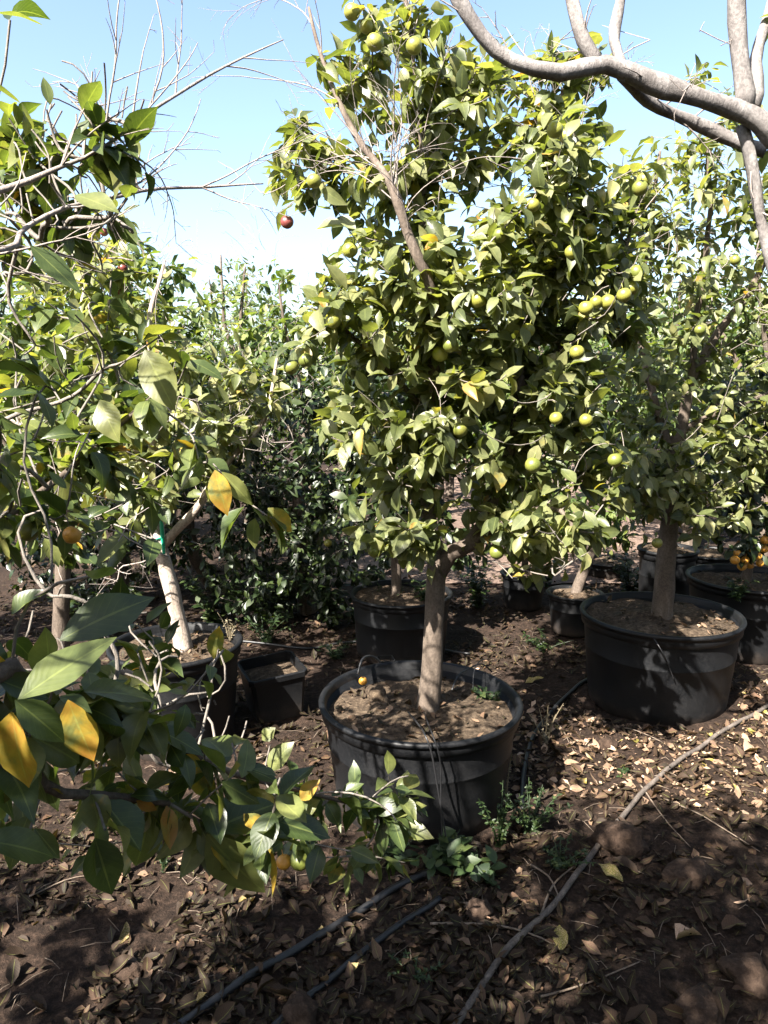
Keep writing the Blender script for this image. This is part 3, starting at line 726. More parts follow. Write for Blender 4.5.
exL = big([(18, 700, 112, 632, .64, .70, .20, .75, (-.2, -.8, .6)), (15, 700, 68, 742, .63, .64, .24, .45, (.2, -.7, .7)), (12, 712, 22, 790, .66, .66, .34, .965, (-.4, -.9, .2)),
           (68, 700, 92, 762, .70, .70, .26, .97, (.1, -.9, .3)), (84, 692, 165, 690, .85, .95, .20, .35, (0, -.5, .9)), (60, 640, 150, 590, .85, .9, .26, .2, (-.3, -.8, .5)),
           (-20, 840, 62, 850, .72, .78, .22, .5, (0, -.5, .8)), (205, 832, 290, 795, .98, 1.1, .22, .3, (0, -.6, .8)), (207, 834, 262, 900, .98, .98, .26, .8, (-.3, -.8, .4)),
           (95, 838, 112, 895, .85, .85, .3, .3, (.4, -.8, .3)), (190, 765, 215, 800, 1.1, 1.1, .26, .95, (0, -.9, .3)), (102, 690, 110, 735, .9, .9, .3, .4, (-.3, -.9, .3)),
           (-10, 12, 40, 14, .95, 1.0, .16, .8, (0, -.3, 1)), (-20, 80, 20, 98, .95, 1.0, .16, .8, (0, -.3, 1)), (30, 245, 80, 290, 1.0, 1.0, .2, .3, (.3, -.6, .6)),
           (145, 350, 172, 408, 1.15, 1.12, .28, .9, (-.3, -.9, .5)), (100, 400, 115, 440, 1.15, 1.12, .3, .88, (-.3, -.9, .5)), (215, 470, 225, 515, 1.3, 1.28, .26, .97, (-.2, -.9, .4)),
           (222, 472, 252, 505, 1.3, 1.3, .2, .86, (-.3, -.8, .5)), (268, 508, 292, 532, 1.35, 1.35, .3, .94, (-.2, -.8, .5)), (385, 820, 432, 836, 1.55, 1.5, .22, .86, (-.2, -.6, .8)),
           (372, 812, 425, 802, 1.55, 1.55, .2, .86, (-.2, -.6, .8)), (262, 740, 274, 728, 1.35, 1.35, .4, .85, (-.2, -.8, .5)), (268, 770, 290, 742, 1.35, 1.35, .3, .84, (-.3, -.7, .6)),
           (300, 800, 318, 780, 1.4, 1.4, .3, .965, (-.3, -.7, .6)), (296, 815, 318, 800, 1.42, 1.42, .35, .88, (-.3, -.7, .6)), (295, 850, 312, 818, 1.42, 1.42, .3, .7, (-.3, -.8, .5)),
           (75, 195, 115, 205, 1.2, 1.15, .2, .8, (-.3, -.5, .8)), (50, 105, 44, 75, 1.1, 1.1, .2, .6, (.5, -.8, .2)), (140, 155, 128, 135, 1.4, 1.4, .3, .85, (-.3, -.7, .5))])
make_tree("lemon_tree", "near citrus tree reaching in from the left edge with large glossy and yellowing leaves", "tree",
          (tL, [.06, .05, .045, .04]), limL, tgL, bareL, fruits=fL, leaf=dict(per=7, lsz=.066, wr=.25, droop=.5, back=.13, gap='near', yel=.03), center=np.array([-1.0, .3, 1.5]),
          leafmat=M_LEAF_NEAR, tpl=T_XF, extra_leaves=exL, tip=.0016, dead=[(2, .55, 1, 15, .28, .1), (3, .5, 1, 17, .30, .25)])

# ------------------------------------------------------------------ overhead tree at the right (trunk outside the frame)
tR = [ground_at(1.42, 1.75), np.array([1.40, 1.74, .5]), np.array([1.34, 1.72, 1.1]), np.array([1.22, 1.68, 1.6]), P(800, 165, 1.62)]
D9 = 1.6
limR = [([P(800, 165, 1.62), P(768, 132, 1.6), P(745, 116, 1.6), P(700, 100, 1.58), P(650, 82, 1.56), P(605, 66, 1.55), P(560, 73, 1.53), P(510, 62, 1.52), P(478, 36, 1.51), P(455, 0, 1.5), P(440, -40, 1.5)],
         [.026, .022, .0195, .0170, .0175, .017, .0135, .013, .0125, .012, .0115]),
        ([P(600, 67, 1.55), P(585, 40, 1.55), P(576, 5, 1.56), P(565, -40, 1.57)], [.013, .012, .0105, .010]),
        ([P(624, 70, 1.555), P(615, 40, 1.58), P(617, 10, 1.6), P(624, -40, 1.62)], [.010, .0095, .009, .0085]),
        ([P(622, 76, 1.56), P(650, 102, 1.63), P(690, 120, 1.68), P(725, 134, 1.70), P(768, 150, 1.68)], [.011, .012, .012, .012, .015]),
        ([P(745, 112, 1.6), P(738, 70, 1.6), P(738, 20, 1.6), P(740, -40, 1.6)], [.020, .017, .016, .015]),
        ([P(752, 108, 1.6), P(756, 60, 1.65), P(768, 15, 1.7), P(785, -40, 1.72)], [.015, .013, .012, .011]),
        ([P(742, 125, 1.62), P(752, 165, 1.62), P(758, 210, 1.63), P(766, 250, 1.63), P(778, 290, 1.63)], [.013, .012, .011, .011, .010])]
tgR = [P(800, 60, 1.8), P(830, 0, 1.6), P(820, 240, 1.7), P(840, 330, 1.7), P(710, -80, 1.7), P(600, -130, 1.6), P(760, -120, 1.7), P(480, -140, 1.6)] + box(800, 950, -100, 200, 1.4, 2.0, 40) + [p for p in ball((2.1, 1.3, 2.7), (1.1, 1.5, .7), 260) if (lambda q: q is None or p[1] < .05 or q[0] > 850 or q[1] < -130)(proj(p))]  # the ball is an unseen leafy crown added to block sky light
make_tree("bare_limbed_tree", "tree at the right whose smooth grey forking limbs cross the top corner", "tree",
          (tR, [.09, .08, .07, .055, .042]), limR, tgR, [P(700, 30, 1.6), P(650, 40, 1.6), P(560, 40, 1.6), P(690, 85, 1.5), P(770, 285, 1.6)], leaf=dict(per=5, lsz=.07), bark=M_BARK_GREY, limb_sides=12, dead=[(1, .3, 1, 8, .14, .3), (4, .2, .9, 7, .16, .3), (2, .2, 1, 4, .1, .3), (7, .2, 1, 4, .12, 0)], center=P(800, 0, 1.7))

# ------------------------------------------------------------------ kumquat bush, shaded trees and slanting trunks behind
def simple_tree(name, label, base, tpts, tr, crown, n, leaf, mat, fruits=(), bare=(), limbs=(), group=None, bark=M_BARK, tpl=T_LOW, center=None):
    return make_tree(name, label, "tree", ([base] + tpts, tr), list(limbs), crown, bare, leaf=leaf, leafmat=mat, fruits=fruits, group=group, bark=bark, tpl=tpl, sides=4, limb_sides=7, center=center)
bI = np.array([PI_[0], PI_[1], hI - .05])
fI = fr([(738, 553), (745, 560), (752, 548), (758, 556), (764, 549), (742, 566), (750, 565), (735, 560), (760, 563), (741, 518), (748, 524), (765, 540), (728, 520)], 3.62, 'kq', M_FR_ORANGE, .022)
simple_tree("kumquat_bush", "dark leafy kumquat bush with clusters of small orange fruit at the right edge", bI, [P(750, 520, 3.95), P(752, 450, 3.97), P(760, 390, 4.0)], [.03, .026, .02, .012],
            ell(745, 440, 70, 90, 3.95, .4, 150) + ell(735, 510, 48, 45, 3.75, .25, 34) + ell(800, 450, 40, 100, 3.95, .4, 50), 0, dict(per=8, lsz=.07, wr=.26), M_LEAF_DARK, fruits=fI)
bE = np.array([PE[0] - .02, PE[1], hE - .03])
simple_tree("citrus_tree", "thin dark trunked citrus in the shaded pot behind the central pot", bE, [P(396, 540, 3.9), P(404, 470, 3.92), P(410, 400, 3.95)], [.03, .026, .02, .014],
            ell(410, 430, 90, 90, 4.0, .4, 130) + ell(450, 530, 50, 40, 4.1, .2, 36) + ell(360, 520, 40, 50, 3.8, .2, 20), 0, dict(per=8, lsz=.075, wr=.26), M_LEAF_DARK, group="potted citrus trees")
simple_tree("citrus_tree", "slender grey trunk citrus growing from the small pot on the sunny strip", pF + [0, 0, .2], [P(527, 520, 4.75), P(520, 440, 4.8), P(528, 370, 4.8)], [.024, .02, .017, .012],
            ell(525, 400, 70, 100, 4.8, .5, 130) + ell(535, 510, 55, 45, 4.7, .3, 70), 0, dict(per=8, lsz=.08, wr=.26), M_LEAF_FAR, group="potted citrus trees")
simple_tree("citrus_tree", "citrus with a dark slanting trunk in the small pot left of the big right pot", pG + [0, 0, .2], [P(592, 548, 4.3), P(606, 505, 4.35), P(615, 450, 4.4), P(618, 400, 4.4)], [.034, .032, .03, .022, .014],
            ell(610, 380, 80, 90, 4.4, .5, 130) + ell(590, 520, 45, 40, 4.5, .3, 50), 0, dict(per=8, lsz=.08, wr=.26), M_LEAF_FAR, group="potted citrus trees")
# shaded hedge-like trees at the left centre
hb = G(300, 640); fH = fr([(323, 533), (328, 543)], 4.0, 'grs', M_FR_YEL, .022)
simple_tree("bushy_tree", "dense dark bush behind the square tub, its branches hanging to the ground", hb + [0, .5, 0], [P(300, 560, 4.6), P(300, 470, 4.65), P(310, 400, 4.7)], [.05, .045, .04, .02],
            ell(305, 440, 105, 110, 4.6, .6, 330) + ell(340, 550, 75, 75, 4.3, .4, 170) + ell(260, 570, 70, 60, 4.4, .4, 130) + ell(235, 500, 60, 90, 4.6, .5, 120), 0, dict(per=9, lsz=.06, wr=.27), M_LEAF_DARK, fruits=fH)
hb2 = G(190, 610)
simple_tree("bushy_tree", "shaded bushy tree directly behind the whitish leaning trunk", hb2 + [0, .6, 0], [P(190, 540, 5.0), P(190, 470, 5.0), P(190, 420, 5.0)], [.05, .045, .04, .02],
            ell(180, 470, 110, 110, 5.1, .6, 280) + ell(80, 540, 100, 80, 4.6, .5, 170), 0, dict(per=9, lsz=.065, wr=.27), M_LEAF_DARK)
hb4 = np.array([-1.75, 3.85, 0.0])
simple_tree("citrus_tree", "pale leafy citrus just behind and left of the whitish leaning trunk", hb4, [hb4 + [.05, 0, .5], hb4 + [.15, -.02, 1.0], hb4 + [.25, -.05, 1.4]], [.045, .04, .035, .02],
            ball(hb4 + [.28, -.05, 1.62], (.72, .55, .62), 330), 0, dict(per=8, lsz=.072, wr=.26), M_LEAF_FAR)
hb3 = np.array([-2.75, 3.6, 0.0])
simple_tree("bushy_tree", "tall shade tree beyond the left edge, only the tips of its boughs in view", hb3, [hb3 + [0, 0, .5], hb3 + [.05, .05, 1.0], hb3 + [.1, .1, 1.4]], [.07, .06, .055, .04],
            ball(hb3 + [.1, .1, 1.65], (.85, .9, .8), 330), 0, dict(per=9, lsz=.075, wr=.27), M_LEAF_DARK)

# ------------------------------------------------------------------ tree rows behind
def proto(hh, wd, n, label, mat, per, lsz, bare_n, lean=0):
    b0 = np.array([0, 0, 0.])
    tpts = [np.array([.02, .01, hh * .18]), np.array([.03 + lean * .3, .02, hh * .36]), np.array([.02 + lean * .6, -.02, hh * .5])]
    cr = ball((lean, 0, hh * .56), (wd, wd * .95, hh * .40), n) + ball((lean + wd * .25, 0, hh * .82), (wd * .5, wd * .5, hh * .2), n // 5) + ball((lean - wd * .4, -.1, hh * .66), (wd * .55, wd * .5, hh * .25), n // 5)
    lim = [([tpts[1], np.array([wd * .4, .1, hh * .6]), np.array([wd * .7, .2, hh * .75])], [.03, .02, .008]), ([tpts[2], np.array([-wd * .3, -.1, hh * .7]), np.array([-wd * .4, -.2, hh * .9])], [.028, .018, .007]), ([tpts[2], np.array([.05, .2, hh * .75]), np.array([.1, .25, hh * .97])], [.028, .016, .006])]
    return simple_tree("orchard_tree", label, b0, tpts, [.055, .05, .042, .03], cr, 0, dict(per=per, lsz=lsz, wr=.26, gap=False, back=.2), mat, bare=ball((lean, 0, hh * .85), (wd * .9, wd * .9, hh * .28), bare_n), limbs=lim, group="orchard trees behind the pots")
P1 = proto(2.1, .80, 260, "", M_LEAF_FAR, 9, .075, 50)
P2 = proto(2.5, .72, 250, "", M_LEAF_FAR, 5, .07, 110, .1)
P3 = proto(1.85, .95, 280, "", M_LEAF_DARK, 9, .07, 20)
spots = [  # px, d, proto, scale, rot, label
    (115, 4.7, P2, .98, .3, "pale twiggy tree behind the left potted tree"),
    (250, 6.0, P2, 1.02, 1.2, "slim pale treetop standing up against the white sky at left"),
    (318, 5.6, P1, 1.06, 2.5, "sunlit bush filling the gap left of the central crown"),
    (30, 6.0, P1, 1.0, 4.0, "pale tree showing through the near leaves at the left edge"),
    (170, 7.2, P3, .98, .9, "low rounded tree under the whitest part of the sky"),
    (440, 8.2, P1, 1.15, 3.3, "orchard tree straight behind the central crown"),
    (555, 7.6, P2, 1.05, 5.1, "tree beyond the sunny strip behind the central crown's right side"),
    (690, 6.6, P1, 1.22, .2, "tree directly behind the right potted tree"),
    (770, 5.6, P2, 1.1, 2.0, "tall tree behind the kumquat bush"),
    (840, 4.9, P1, 1.2, 3.7, "tree just past the right edge with boughs reaching into view"),
    (620, 9.0, P3, 1.35, 1.6, "far tree closing the end of the sunny strip"),
]
used = set()
for px, d, pr, s, rz, lab in spots:
    o = pr if id(pr) not in used else copy_tree(pr); used.add(id(pr))
    x = (px - 384) / F * d / cp
    o.location = (x, d, hgt(x, d) - .01); o.rotation_euler = (0, 0, rz); o.scale = (s, s, s); o["label"] = lab; o["group"] = "orchard trees behind the pots"
for x, y, pr, s, rz, lab in [(-3.6, -2.6, P1, 1.25, 1.0, "unseen tree added for shade behind the camera, to its left"), (-1.6, -3.4, P3, 1.5, 2.0, "unseen tree added for shade straight behind the camera"),
                            (.6, -2.6, P2, 1.2, 3.0, "unseen tree added for shade behind the camera, to its right"), (2.6, -1.6, P3, 1.5, 4.0, "wide unseen tree added for shade behind and right of the camera"),
                            (3.4, 1.4, P1, 1.45, 5.0, "unseen tree added for shade beyond the right edge beside the overhead limbs"), (3.2, 3.6, P3, 1.35, .5, "dark unseen tree added for shade beyond the right edge past the kumquat bush"), (2.3, .1, P3, 1.25, 1.1, "low dense unseen tree added for shade close to the camera on its right"), (1.7, -1.3, P1, 1.2, 5.6, "bushy unseen tree added for shade just behind the camera on its right"), (-.3, -2.0, P3, 1.3, 3.9, "dense low unseen tree added for shade close behind the camera"), (-2.7, -.4, P3, 1.35, .4, "dense unseen tree added for shade left of the near citrus"), (-3.7, .6, P2, 1.15, 2.2, "unseen tree added for shade beyond the left edge beside the near citrus")]:
    o = copy_tree(pr); o.location = (x, y, 0); o.rotation_euler = (0, 0, rz); o.scale = (s, s, s); o["label"] = lab; o["group"] = "unseen shade trees added around the camera"  # trees out of view, added to cut sky fill and deepen the shade
k = 0
for d0, xs, s0 in ((10.5, np.arange(-6.6, 6.7, 1.45), 1.15), (14, np.arange(-8.4, 8.6, 1.9), 1.45)):
    for x in xs:
        pr = (P1, P2, P3)[k % 3]; k += 1
        o = copy_tree(pr); xx = x + rnd.uniform(-.4, .4); d = d0 + rnd.uniform(-1, 1)
        o.location = (xx, d, 0); o.rotation_euler = (0, 0, rnd.uniform(0, 6)); s = s0 * rnd.uniform(.88, 1.08); o.scale = (s, s, s)
        o["label"] = "distant tree of the orchard rows closing off the view"; o["group"] = "far orchard trees"

# ------------------------------------------------------------------ pipes and tubes on the ground
def ground_line(name, pix, r, mat, label, cat, lift=.0, sides=8, rough=.0, taper=None):
    pts = [G(x, y) for x, y in pix]; rr = [r] * len(pts) if taper is None else list(np.linspace(r, taper, len(pts)))
    q, qr = smooth_path(pts, rr, .03)
    q[:, 2] = [hgt(a, b_) + c * .75 + lift for (a, b_, _), c in zip(q, qr)]
    ker = np.array([.25, .5, .25])
    for _ in range(3): q[1:-1, 2] = np.maximum(q[1:-1, 2] * .4, 0) + .6 * (q[:-2, 2] * .25 + q[1:-1, 2] * .5 + q[2:, 2] * .25) if False else q[:-2, 2] * .25 + q[1:-1, 2] * .5 + q[2:, 2] * .25
    c = q[len(q) // 2].copy(); bf = Buf(); tube(bf, q - c, qr, sides, rough)
    return tag(mk(name, bf.verts(), bf.f, mat, loc=c), label, cat)
ground_line("irrigation_pipe", [(450, 1035), (500, 965), (545, 920), (585, 868), (625, 815), (665, 778), (710, 744), (775, 708), (840, 680)], .0085, M_HOSE, "dusty grey irrigation pipe running diagonally from the bottom edge past the right pot", "irrigation pipe", .006)
ground_line("irrigation_pipe", [(150, 1040), (215, 1000), (290, 955), (360, 912), (420, 880), (470, 862)], .0105, M_TUBE, "thick black irrigation pipe crossing the shaded soil at the lower left", "irrigation pipe", .004)
ground_line("irrigation_pipe", [(255, 1040), (320, 985), (390, 935), (440, 905)], .009, M_TUBE, "second black pipe half buried, running beside the thick one at lower left", "irrigation pipe", 0)
ground_line("irrigation_pipe", [(522, 815), (524, 775), (535, 735), (560, 700), (588, 678)], .009, M_TUBE, "short black pipe curving from the central pot to the foot of the right pot", "irrigation pipe", .003)
ground_line("irrigation_pipe", [(240, 640), (300, 645), (360, 640), (470, 650)], .007, M_TUBE, "thin black pipe lying in the shade behind the central pot", "irrigation pipe", .003)
def drip(pts, label, r=.0028):
    q, qr = smooth_path(pts, r, .02); c = q[0].copy(); bf = Buf(); tube(bf, q - c, qr, 6); tag(mk("drip_tube", bf.verts(), bf.f, M_TUBE, loc=c), label, "drip tube", "thin drip tubes at the pots")
fz = lambda px, py, d: P(px, py, d)
drip([P(408, 712, 2.36), P(418, 724, 2.2), P(425, 735, 2.075), P(432, 755, 2.062), P(438, 790, 2.07), P(446, 838, 2.06)], "thin black tube hanging down the sunlit front of the central pot")
drip([P(424, 712, 2.36), P(429, 726, 2.2), P(433, 736, 2.07), P(440, 760, 2.06), P(441, 800, 2.065), P(442, 838, 2.06)], "second thin tube close beside the one on the central pot's front", .0022)
drip([P(452, 690, 2.45), P(458, 676, 2.52), P(470, 668, 2.6), P(482, 664, 2.66), P(492, 672, 2.7)], "thin black loop of tube arching inside the central pot right of the trunk")
drip([P(473, 690, 2.5), P(474, 672, 2.55), P(480, 661, 2.62), P(490, 659, 2.7)], "thin pale arched tube by the right inner wall of the central pot", .002)
drip([P(358, 674, 2.62), P(362, 660, 2.66), P(370, 656, 2.72), P(378, 660, 2.75), P(384, 668, 2.76)], "thick looped tube hooked over the back left rim of the central pot", .005)
drip([P(652, 636, 2.95), P(660, 648, 2.90), P(668, 664, 2.91), P(674, 680, 2.92)], "thin tube hanging down the shaded front of the right pot", .002)

# small things in the central pot
def lump(name, c, r, label, cat, mat, sd, squash=(1, .8, .6), sub=3, amp=.45, group=None):
    import bmesh
    bm = bmesh.new(); bmesh.ops.create_icosphere(bm, subdivisions=sub, radius=1)
    for v in bm.verts:
        q = v.co * 1.3; k = 1 + amp * mnoise.noise((q.x + sd, q.y, q.z)) + amp * .45 * mnoise.noise((q.x * 3 + sd, q.y * 3, q.z * 3)) + amp * .2 * mnoise.noise((q.x * 8, q.y * 8 + sd, q.z * 8))
        v.co = Vector((v.co.x * r * squash[0] * k, v.co.y * r * squash[1] * k, v.co.z * r * squash[2] * k))
    me = bpy.data.meshes.new(name); bm.to_mesh(me); bm.free(); me.materials.append(mat)
    me.polygons.foreach_set("use_smooth", [True] * len(me.polygons))
    o = bpy.data.objects.new(name, me); COL.objects.link(o); o.location = tuple(c); o.rotation_euler = (0, 0, sd)
    return tag(o, label, cat, group)
zA = hA - .06
lump("mulch_clod", G(378, 697, zA + .015), .055, "brown clod of matted mulch left of the trunk inside the central pot", "clod", M_POTSOIL, .4, (.7, 1.2, .7))
lump("mulch_clod", G(392, 715, zA + .008), .05, "flat dark clod near the front wall inside the central pot", "clod", M_POTSOIL, 2.4, (1.3, .8, .45))
me = fruit_mesh('kqf', M_FR_ORANGE, .016); o = bpy.data.objects.new("fallen_fruit", me); COL.objects.link(o); o.location = tuple(G(363, 681, zA + .03)); o.rotation_euler = (1.2, 0, 0); tag(o, "small orange fruit lying on the soil at the left of the central pot", "fruit")
c = G(386, 676, zA); square_tub_c = (c[0], c[1] + .02, zA - .01)
square_tub(square_tub_c, .062, .075, .2, (0, 0), "tiny black square pot tucked against the back wall inside the central pot")
POTS.pop()

# ------------------------------------------------------------------ clods, sticks, weeds
for i, (x, y, r, lab, sq) in enumerate([
    (622, 848, .075, "largest earth clod, right of the grey pipe with one side sunlit", (1.1, .8, .7)), (748, 975, .06, "reddish clod in the shade near the lower right corner", (.9, 1, .75)),
    (607, 655 + 95, .035, "small round clod in front of the right pot's foot", (1, 1, .8)), (530, 655, .03, "small clod on the shaded ground behind the central pot's right side", (1, 1, .7)),
    (690, 880, .06, "low dark clod in deep shade below the sunlit strip", (1.3, .9, .5)), (300, 1012, .045, "brown clod at the bottom edge beside the second black pipe", (1, .8, .6)),
    (700, 1010, .05, "dark clod at the bottom edge right of centre", (1.2, 1, .6)), (478, 918, .035, "pinkish clod among the weeds below the central pot", (1, 1, .8)),
    (130, 968, .03, "small clod in the dappled light at lower left", (1, 1, .7)), (590, 705, .03, "clod against the left foot of the right pot", (1, 1, .8))]):
    g = G(x, y); lump("earth_clod", (g[0], g[1], hgt(g[0], g[1]) + r * .25), r, lab, "clod", M_ROCK, i * 1.7, sq, group="earth clods")
SK = [((540, 925), (575, 870), "forked dry twig beside the grey pipe", .004), ((640, 790), (690, 850), "straight dry twig on the sunlit strip right of the grey pipe", .003),
      ((430, 930), (560, 952), "bent pale twig crossing the grey pipe", .004), ((540, 1000), (640, 962), "dry twig in the dark soil at the lower right", .003),
      ((660, 800), (760, 850), "thin twig at the edge of sun and shade on the right", .003), ((610, 730), (660, 745), "short twig before the right pot", .003),
      ((30, 905), (95, 882), "thin pale stem lying at the lower left", .0025), ((210, 700), (262, 690), "bleached twig in front of the square tub", .004), ((255, 760), (300, 740), "dry twig under the low leafy bough", .004),
      ((545, 700), (575, 760), "bleached twig left of the sunlit strip", .003), ((590, 690), (640, 700), "crooked twig by the right pot's foot", .003), ((530, 870), (560, 905), "short stick left of the grey pipe", .004)]
for a, b_, lab, r in SK:
    m_ = ((a[0] + b_[0]) / 2 + rnd.uniform(-8, 8), (a[1] + b_[1]) / 2 + rnd.uniform(-6, 6))
    ground_line("dry_twig", [a, m_, b_], r, M_STICK, lab, "twig", .008, 6, .2, r * .5)["group"] = "dry twigs on the ground"

def weed(px, py, label, h, n, lsz, wr, mat=M_WEED, spread=.08, tpl=T_MED, name="weed", nstem=6, group=None, z=None):
    g = G(px, py); base = ground_at(g[0], g[1], -.01) if z is None else G(px, py, z)
    root = empty(name, base, label, "weed", group); bf = Buf(); ar = [[] for _ in range(8)]
    for s in range(nstem):
        a = rnd.uniform(0, 6.28); q = spread * rnd.uniform(.3, 1)
        top = np.array([math.cos(a) * q, math.sin(a) * q, h * rnd.uniform(.55, 1)]); mid = top * np.array([.4, .4, .55])
        pp, pr = smooth_path([np.array([math.cos(a) * .006, math.sin(a) * .006, 0]), mid, top], [.0024, .002, .0012], .02); tube(bf, pp, pr, 4, cap=False)
        for k2 in range(n):
            t = rnd.uniform(.15, 1); p = pp[int(t * (len(pp) - 1))]; an = rnd.uniform(0, 6.28)
            d = np.array([math.cos(an), math.sin(an), rnd.uniform(-.1, .8)]); l_ = lsz * rnd.uniform(.6, 1.2)
            for kk, v in enumerate((p, d, np.array([rnd.gauss(0, .4), rnd.gauss(0, .4), 1]), l_, l_ * wr, rnd.uniform(0, .4), rnd.uniform(0, .4), rnd.random())): ar[kk].append(v)
    mk("stem", bf.verts(), bf.f, mat, root, tone=np.full(bf.n, .4))
    ar = [np.array(z_, float) for z_ in ar]; v, f, uv, tn = leaf_batch(*ar[:7], ar[7], tpl=tpl)
    mk("foliage", v, f, mat, root, uv=uv, tone=tn)
    return root
weed(440, 868, "broad leaved weed at the front foot of the central pot", .11, 7, .06, .28, spread=.12, nstem=9)
weed(480, 880, "lower broad leaved weed just right of the first at the pot's foot", .08, 6, .05, .3, spread=.09, nstem=7)
weed(395, 862, "dark leafy weed between the low bough and the central pot", .10, 7, .05, .28, spread=.10, nstem=7)
weed(530, 835, "feathery fine leaved weed at the right foot of the central pot", .15, 34, .016, .22, spread=.14, tpl=T_LOW, nstem=16)
weed(560, 868, "low feathery weed left of the grey pipe", .09, 30, .014, .25, spread=.12, tpl=T_LOW, nstem=14)
weed(500, 845, "upright feathery weed touching the pot's right side", .2, 30, .016, .22, spread=.08, tpl=T_LOW, nstem=10)
weed(415, 975, "small feathery weed on the shaded soil near the bottom", .05, 20, .012, .25, spread=.08, tpl=T_LOW, nstem=9)
weed(505, 806, "dry straw coloured seed head leaning on the central pot's right side", .26, 26, .012, .2, M_DRYWEED, .05, T_LOW, "dry_weed", 6)
weed(545, 745, "dry tangled weed stalks right of the central pot", .2, 18, .014, .2, M_DRYWEED, .10, T_LOW, "dry_weed", 8)
weed(165, 870, "small pale weed with a bushy head in the dappled light", .09, 30, .010, .3, spread=.02, tpl=T_LOW, nstem=5)
weed(385, 650, "trailing weed with thin leaves down the shaded pot behind", .42, 34, .035, .10, spread=.10, tpl=T_LOW, nstem=9)
weed(655 - 230, 600, "green weeds growing on top of the shaded pot behind the trunk", .10, 10, .05, .2, spread=.12, nstem=8, z=hE - .02)
weed(265, 640, "dark weeds in the shade between the left pot and the bush", .2, 16, .04, .15, spread=.2, tpl=T_LOW, nstem=12)
weed(335, 655, "low weeds in the shade left of the central pot", .12, 16, .03, .18, spread=.16, tpl=T_LOW, nstem=10)
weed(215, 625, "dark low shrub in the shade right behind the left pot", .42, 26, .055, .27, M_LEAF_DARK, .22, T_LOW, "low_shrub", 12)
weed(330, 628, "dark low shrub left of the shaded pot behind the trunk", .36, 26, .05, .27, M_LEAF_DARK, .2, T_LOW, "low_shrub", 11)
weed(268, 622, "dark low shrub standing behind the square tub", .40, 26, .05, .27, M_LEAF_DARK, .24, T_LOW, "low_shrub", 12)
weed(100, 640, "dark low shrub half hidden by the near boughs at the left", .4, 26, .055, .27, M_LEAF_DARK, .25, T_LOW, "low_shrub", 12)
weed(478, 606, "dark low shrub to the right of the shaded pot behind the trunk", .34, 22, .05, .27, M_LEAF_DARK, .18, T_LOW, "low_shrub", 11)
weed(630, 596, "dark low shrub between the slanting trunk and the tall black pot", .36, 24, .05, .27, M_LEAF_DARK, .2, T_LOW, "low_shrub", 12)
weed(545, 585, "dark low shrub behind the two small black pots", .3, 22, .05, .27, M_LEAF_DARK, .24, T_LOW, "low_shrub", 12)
weed(545, 645, "small dark weeds at the foot of the small pots", .1, 18, .03, .2, M_LEAF_DARK, .16, T_LOW, "weed", 10)
weed(480, 700, "tiny green seedling growing in the central pot right of the trunk", .05, 4, .04, .25, spread=.04, nstem=4, z=zA)
weed(495, 704, "fine sprig of weed by the right wall of the central pot", .06, 10, .018, .25, spread=.05, nstem=6, z=zA)
weed(180 + 50, 640, "dry straw coloured stalks standing in the left pot", .12, 8, .02, .15, M_DRYWEED, .09, T_LOW, "dry_weed", 9, z=hC - .04)
weed(620, 778, "pale grey green sprig on the sunlit strip", .04, 10, .022, .25, spread=.04, nstem=4)
weed(735, 600, "soft green weeds in the kumquat pot", .12, 16, .04, .14, spread=.14, tpl=T_LOW, nstem=10, z=hI - .04)

# ------------------------------------------------------------------ fallen leaves
def free(x, y): return all((x - a) ** 2 + (y - b_) ** 2 > r * r for a, b_, r in POTS)
LM = []
for i in range(14):
    tone = [.12, .22, .3, .4, .5, .6, .68, .75, .82, .88, .93, .962, .97, .35][i]
    ar = [np.zeros((1, 3)), np.array([[1., 0, rnd.uniform(-.05, .2)]]), np.array([[0, 0, 1.]]), np.array([1.]), np.array([rnd.uniform(.2, .33)]), np.array([rnd.uniform(-.7, .5)]), np.array([rnd.uniform(.2, 1.5)])]
    v, f, uv, tn = leaf_batch(*ar, np.array([tone]), tpl=T_FINE, wave=.3)
    o = mk("fallen_leaf", v - np.array([.5, 0, v[:, 2].min()]), f, M_DRY, uv=uv, tone=tn); LM.append((o.data, tone)); bpy.data.objects.remove(o)
COLN = lambda t: "dark brown" if t < .25 else "brown" if t < .48 else "tan" if t < .7 else "pale straw coloured" if t < .95 else "yellow"
def where(px, py):
    if py < 700: return "on the ground behind the central pot" if px < 590 else "beside the right pot"
    if px < 250: return "on the dappled soil at the lower left" if py < 960 else "by the lower left corner"
    if px < 420: return "between the two black pipes and the low bough" if py < 960 else "at the bottom edge beside the second black pipe"
    gxl = np.interp(py, [708, 744, 778, 815, 868, 920, 965, 1035], [775, 710, 665, 625, 585, 545, 500, 450])
    if abs(px - gxl) < 26: return "touching the dusty grey pipe"
    if px < gxl: return "between the central pot and the dusty grey pipe" if py < 880 else "left of the grey pipe near the bottom"
    return "on the sunlit strip before the right pot" if py < 805 else "in the shaded soil right of the grey pipe" if py < 930 else "in the lower right corner"
n_ind = 0; tries = 0
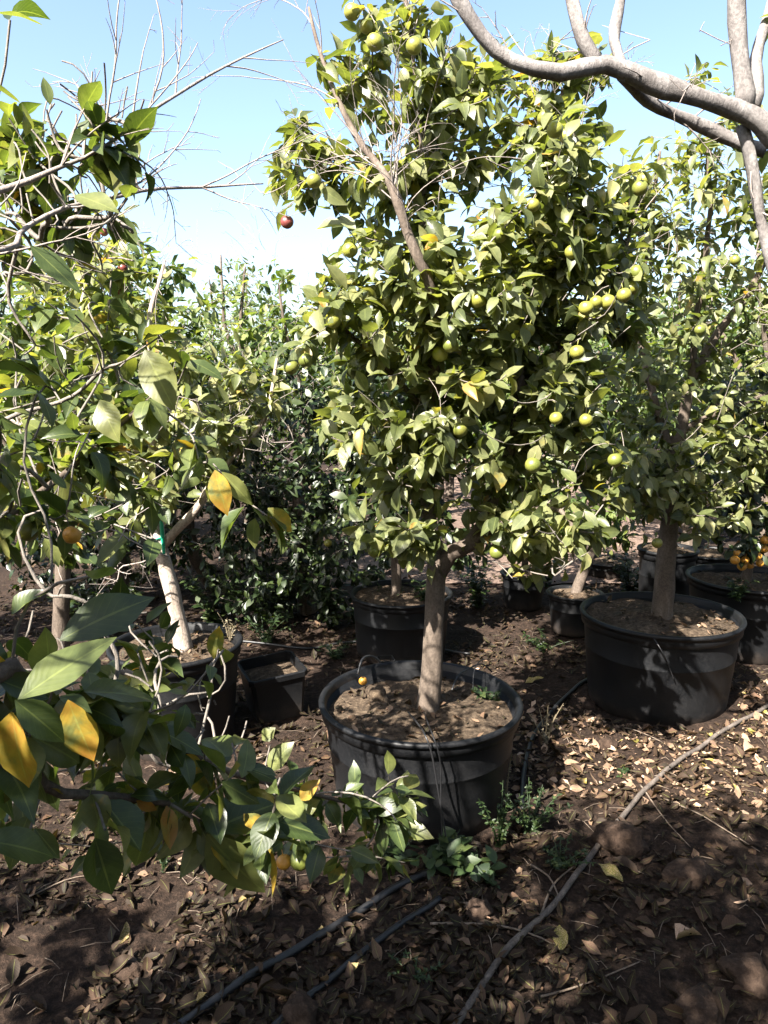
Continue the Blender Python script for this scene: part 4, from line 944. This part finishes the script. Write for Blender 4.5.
special = [(560, 945, .06, 12, "long green leaf lying flat right of the grey pipe", 80), (610, 880, .07, 12, "long olive green leaf beside the largest clod", 130), (625, 872, .07, 1, "long dark brown leaf beside the largest clod", 135),
           (690, 940, .06, 9, "curled pale leaf catching light at the lower right", 10), (735, 930, .07, 4, "large grey brown leaf near the right edge", 20), (535, 668 + 10, .08, 12, "large green leaf on the ground right of the central pot's rim", 5),
           (750, 755, .07, 9, "pale sunlit leaf at the right edge past the grey pipe", 30), (500, 960, .05, 4, "cupped brown leaf right under the grey pipe's lower end", 60), (355, 970, .03, 11, "small yellow leaf between the black pipes", 45)]
for x, y, s, mi, lab, ang in special:
    g = G(x, y); o = bpy.data.objects.new("fallen_leaf", LM[mi][0]); COL.objects.link(o); o.location = (g[0], g[1], hgt(g[0], g[1]) + .008); o.scale = (s * 1.2,) * 3
    o.rotation_euler = (rnd.gauss(0, .2), rnd.gauss(0, .1), R(ang)); tag(o, lab, "leaf", "fallen leaves on the ground")
while n_ind < 285 and tries < 6000:
    tries += 1
    px, py = rnd.uniform(0, 768), 1024 - 330 * rnd.random() ** 1.25
    g = G(px, py)
    if not free(g[0], g[1]): continue
    mi = rnd.choice([0, 0, 1, 1, 1, 2, 2, 2, 3, 3, 4, 4, 5, 6, 7, 13, 13] + ([7, 8, 9, 10] if 690 < py < 810 else []))  # paler leaves favoured in the sunlit strip, sun put into their colour
    if px < 330 and py > 880 and rnd.random() < .12: mi = 11
    o = bpy.data.objects.new("fallen_leaf", LM[mi][0]); COL.objects.link(o)
    o.location = (g[0], g[1], hgt(g[0], g[1]) + rnd.uniform(.001, .012)); s = rnd.uniform(.025, .068); o.scale = (s, s * rnd.uniform(.8, 1.2), s)
    o.rotation_euler = (rnd.gauss(0, .45), rnd.gauss(0, .25), rnd.uniform(0, 6.28))
    tag(o, "%s dry leaf %s" % (COLN(LM[mi][1]), where(px, py)), "leaf", "fallen leaves on the ground"); n_ind += 1
pts, ltone = [], []
while len(pts) < 34000:
    y = .9 + 6.5 * rnd.random() ** 1.5; x = rnd.uniform(-.62, .62) * (y + .5)
    if not free(x, y): continue
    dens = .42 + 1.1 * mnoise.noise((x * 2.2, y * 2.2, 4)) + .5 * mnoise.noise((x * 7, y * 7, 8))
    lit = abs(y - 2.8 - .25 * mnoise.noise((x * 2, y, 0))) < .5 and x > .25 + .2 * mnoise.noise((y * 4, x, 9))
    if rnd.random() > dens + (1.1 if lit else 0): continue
    pts.append((x, y, hgt(x, y) + rnd.uniform(.001, .010))); ltone.append(min(.96, rnd.betavariate(1.7, 1.4) if lit else rnd.betavariate(1.0, 3.2)))  # light painted into the litter: paler in the sunlit strip, darker in shade
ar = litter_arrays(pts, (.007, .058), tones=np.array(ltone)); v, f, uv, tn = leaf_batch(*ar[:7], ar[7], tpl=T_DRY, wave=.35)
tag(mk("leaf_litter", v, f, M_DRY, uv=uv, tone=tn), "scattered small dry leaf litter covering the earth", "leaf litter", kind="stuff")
# chips and stalks of straw in the litter
bf = Buf()
for _ in range(1500):
    y = .9 + 4.5 * rnd.random() ** 1.4; x = rnd.uniform(-.6, .65) * (y + .4)
    if not free(x, y): continue
    a = rnd.uniform(0, 6.28); L_ = rnd.uniform(.02, .09); dx, dy = math.cos(a) * L_, math.sin(a) * L_
    tube(bf, [(x, y, hgt(x, y) + .003), (x + dx * .5, y + dy * .5, hgt(x, y) + rnd.uniform(.006, .016)), (x + dx, y + dy, hgt(x + dx, y + dy) + .004)], [.0011, .0012, .0007], 3, cap=False)
tag(mk("straw_debris", bf.verts(), bf.f, M_STICK), "thin bits of straw and twig mixed in the leaf litter", "straw", kind="stuff")
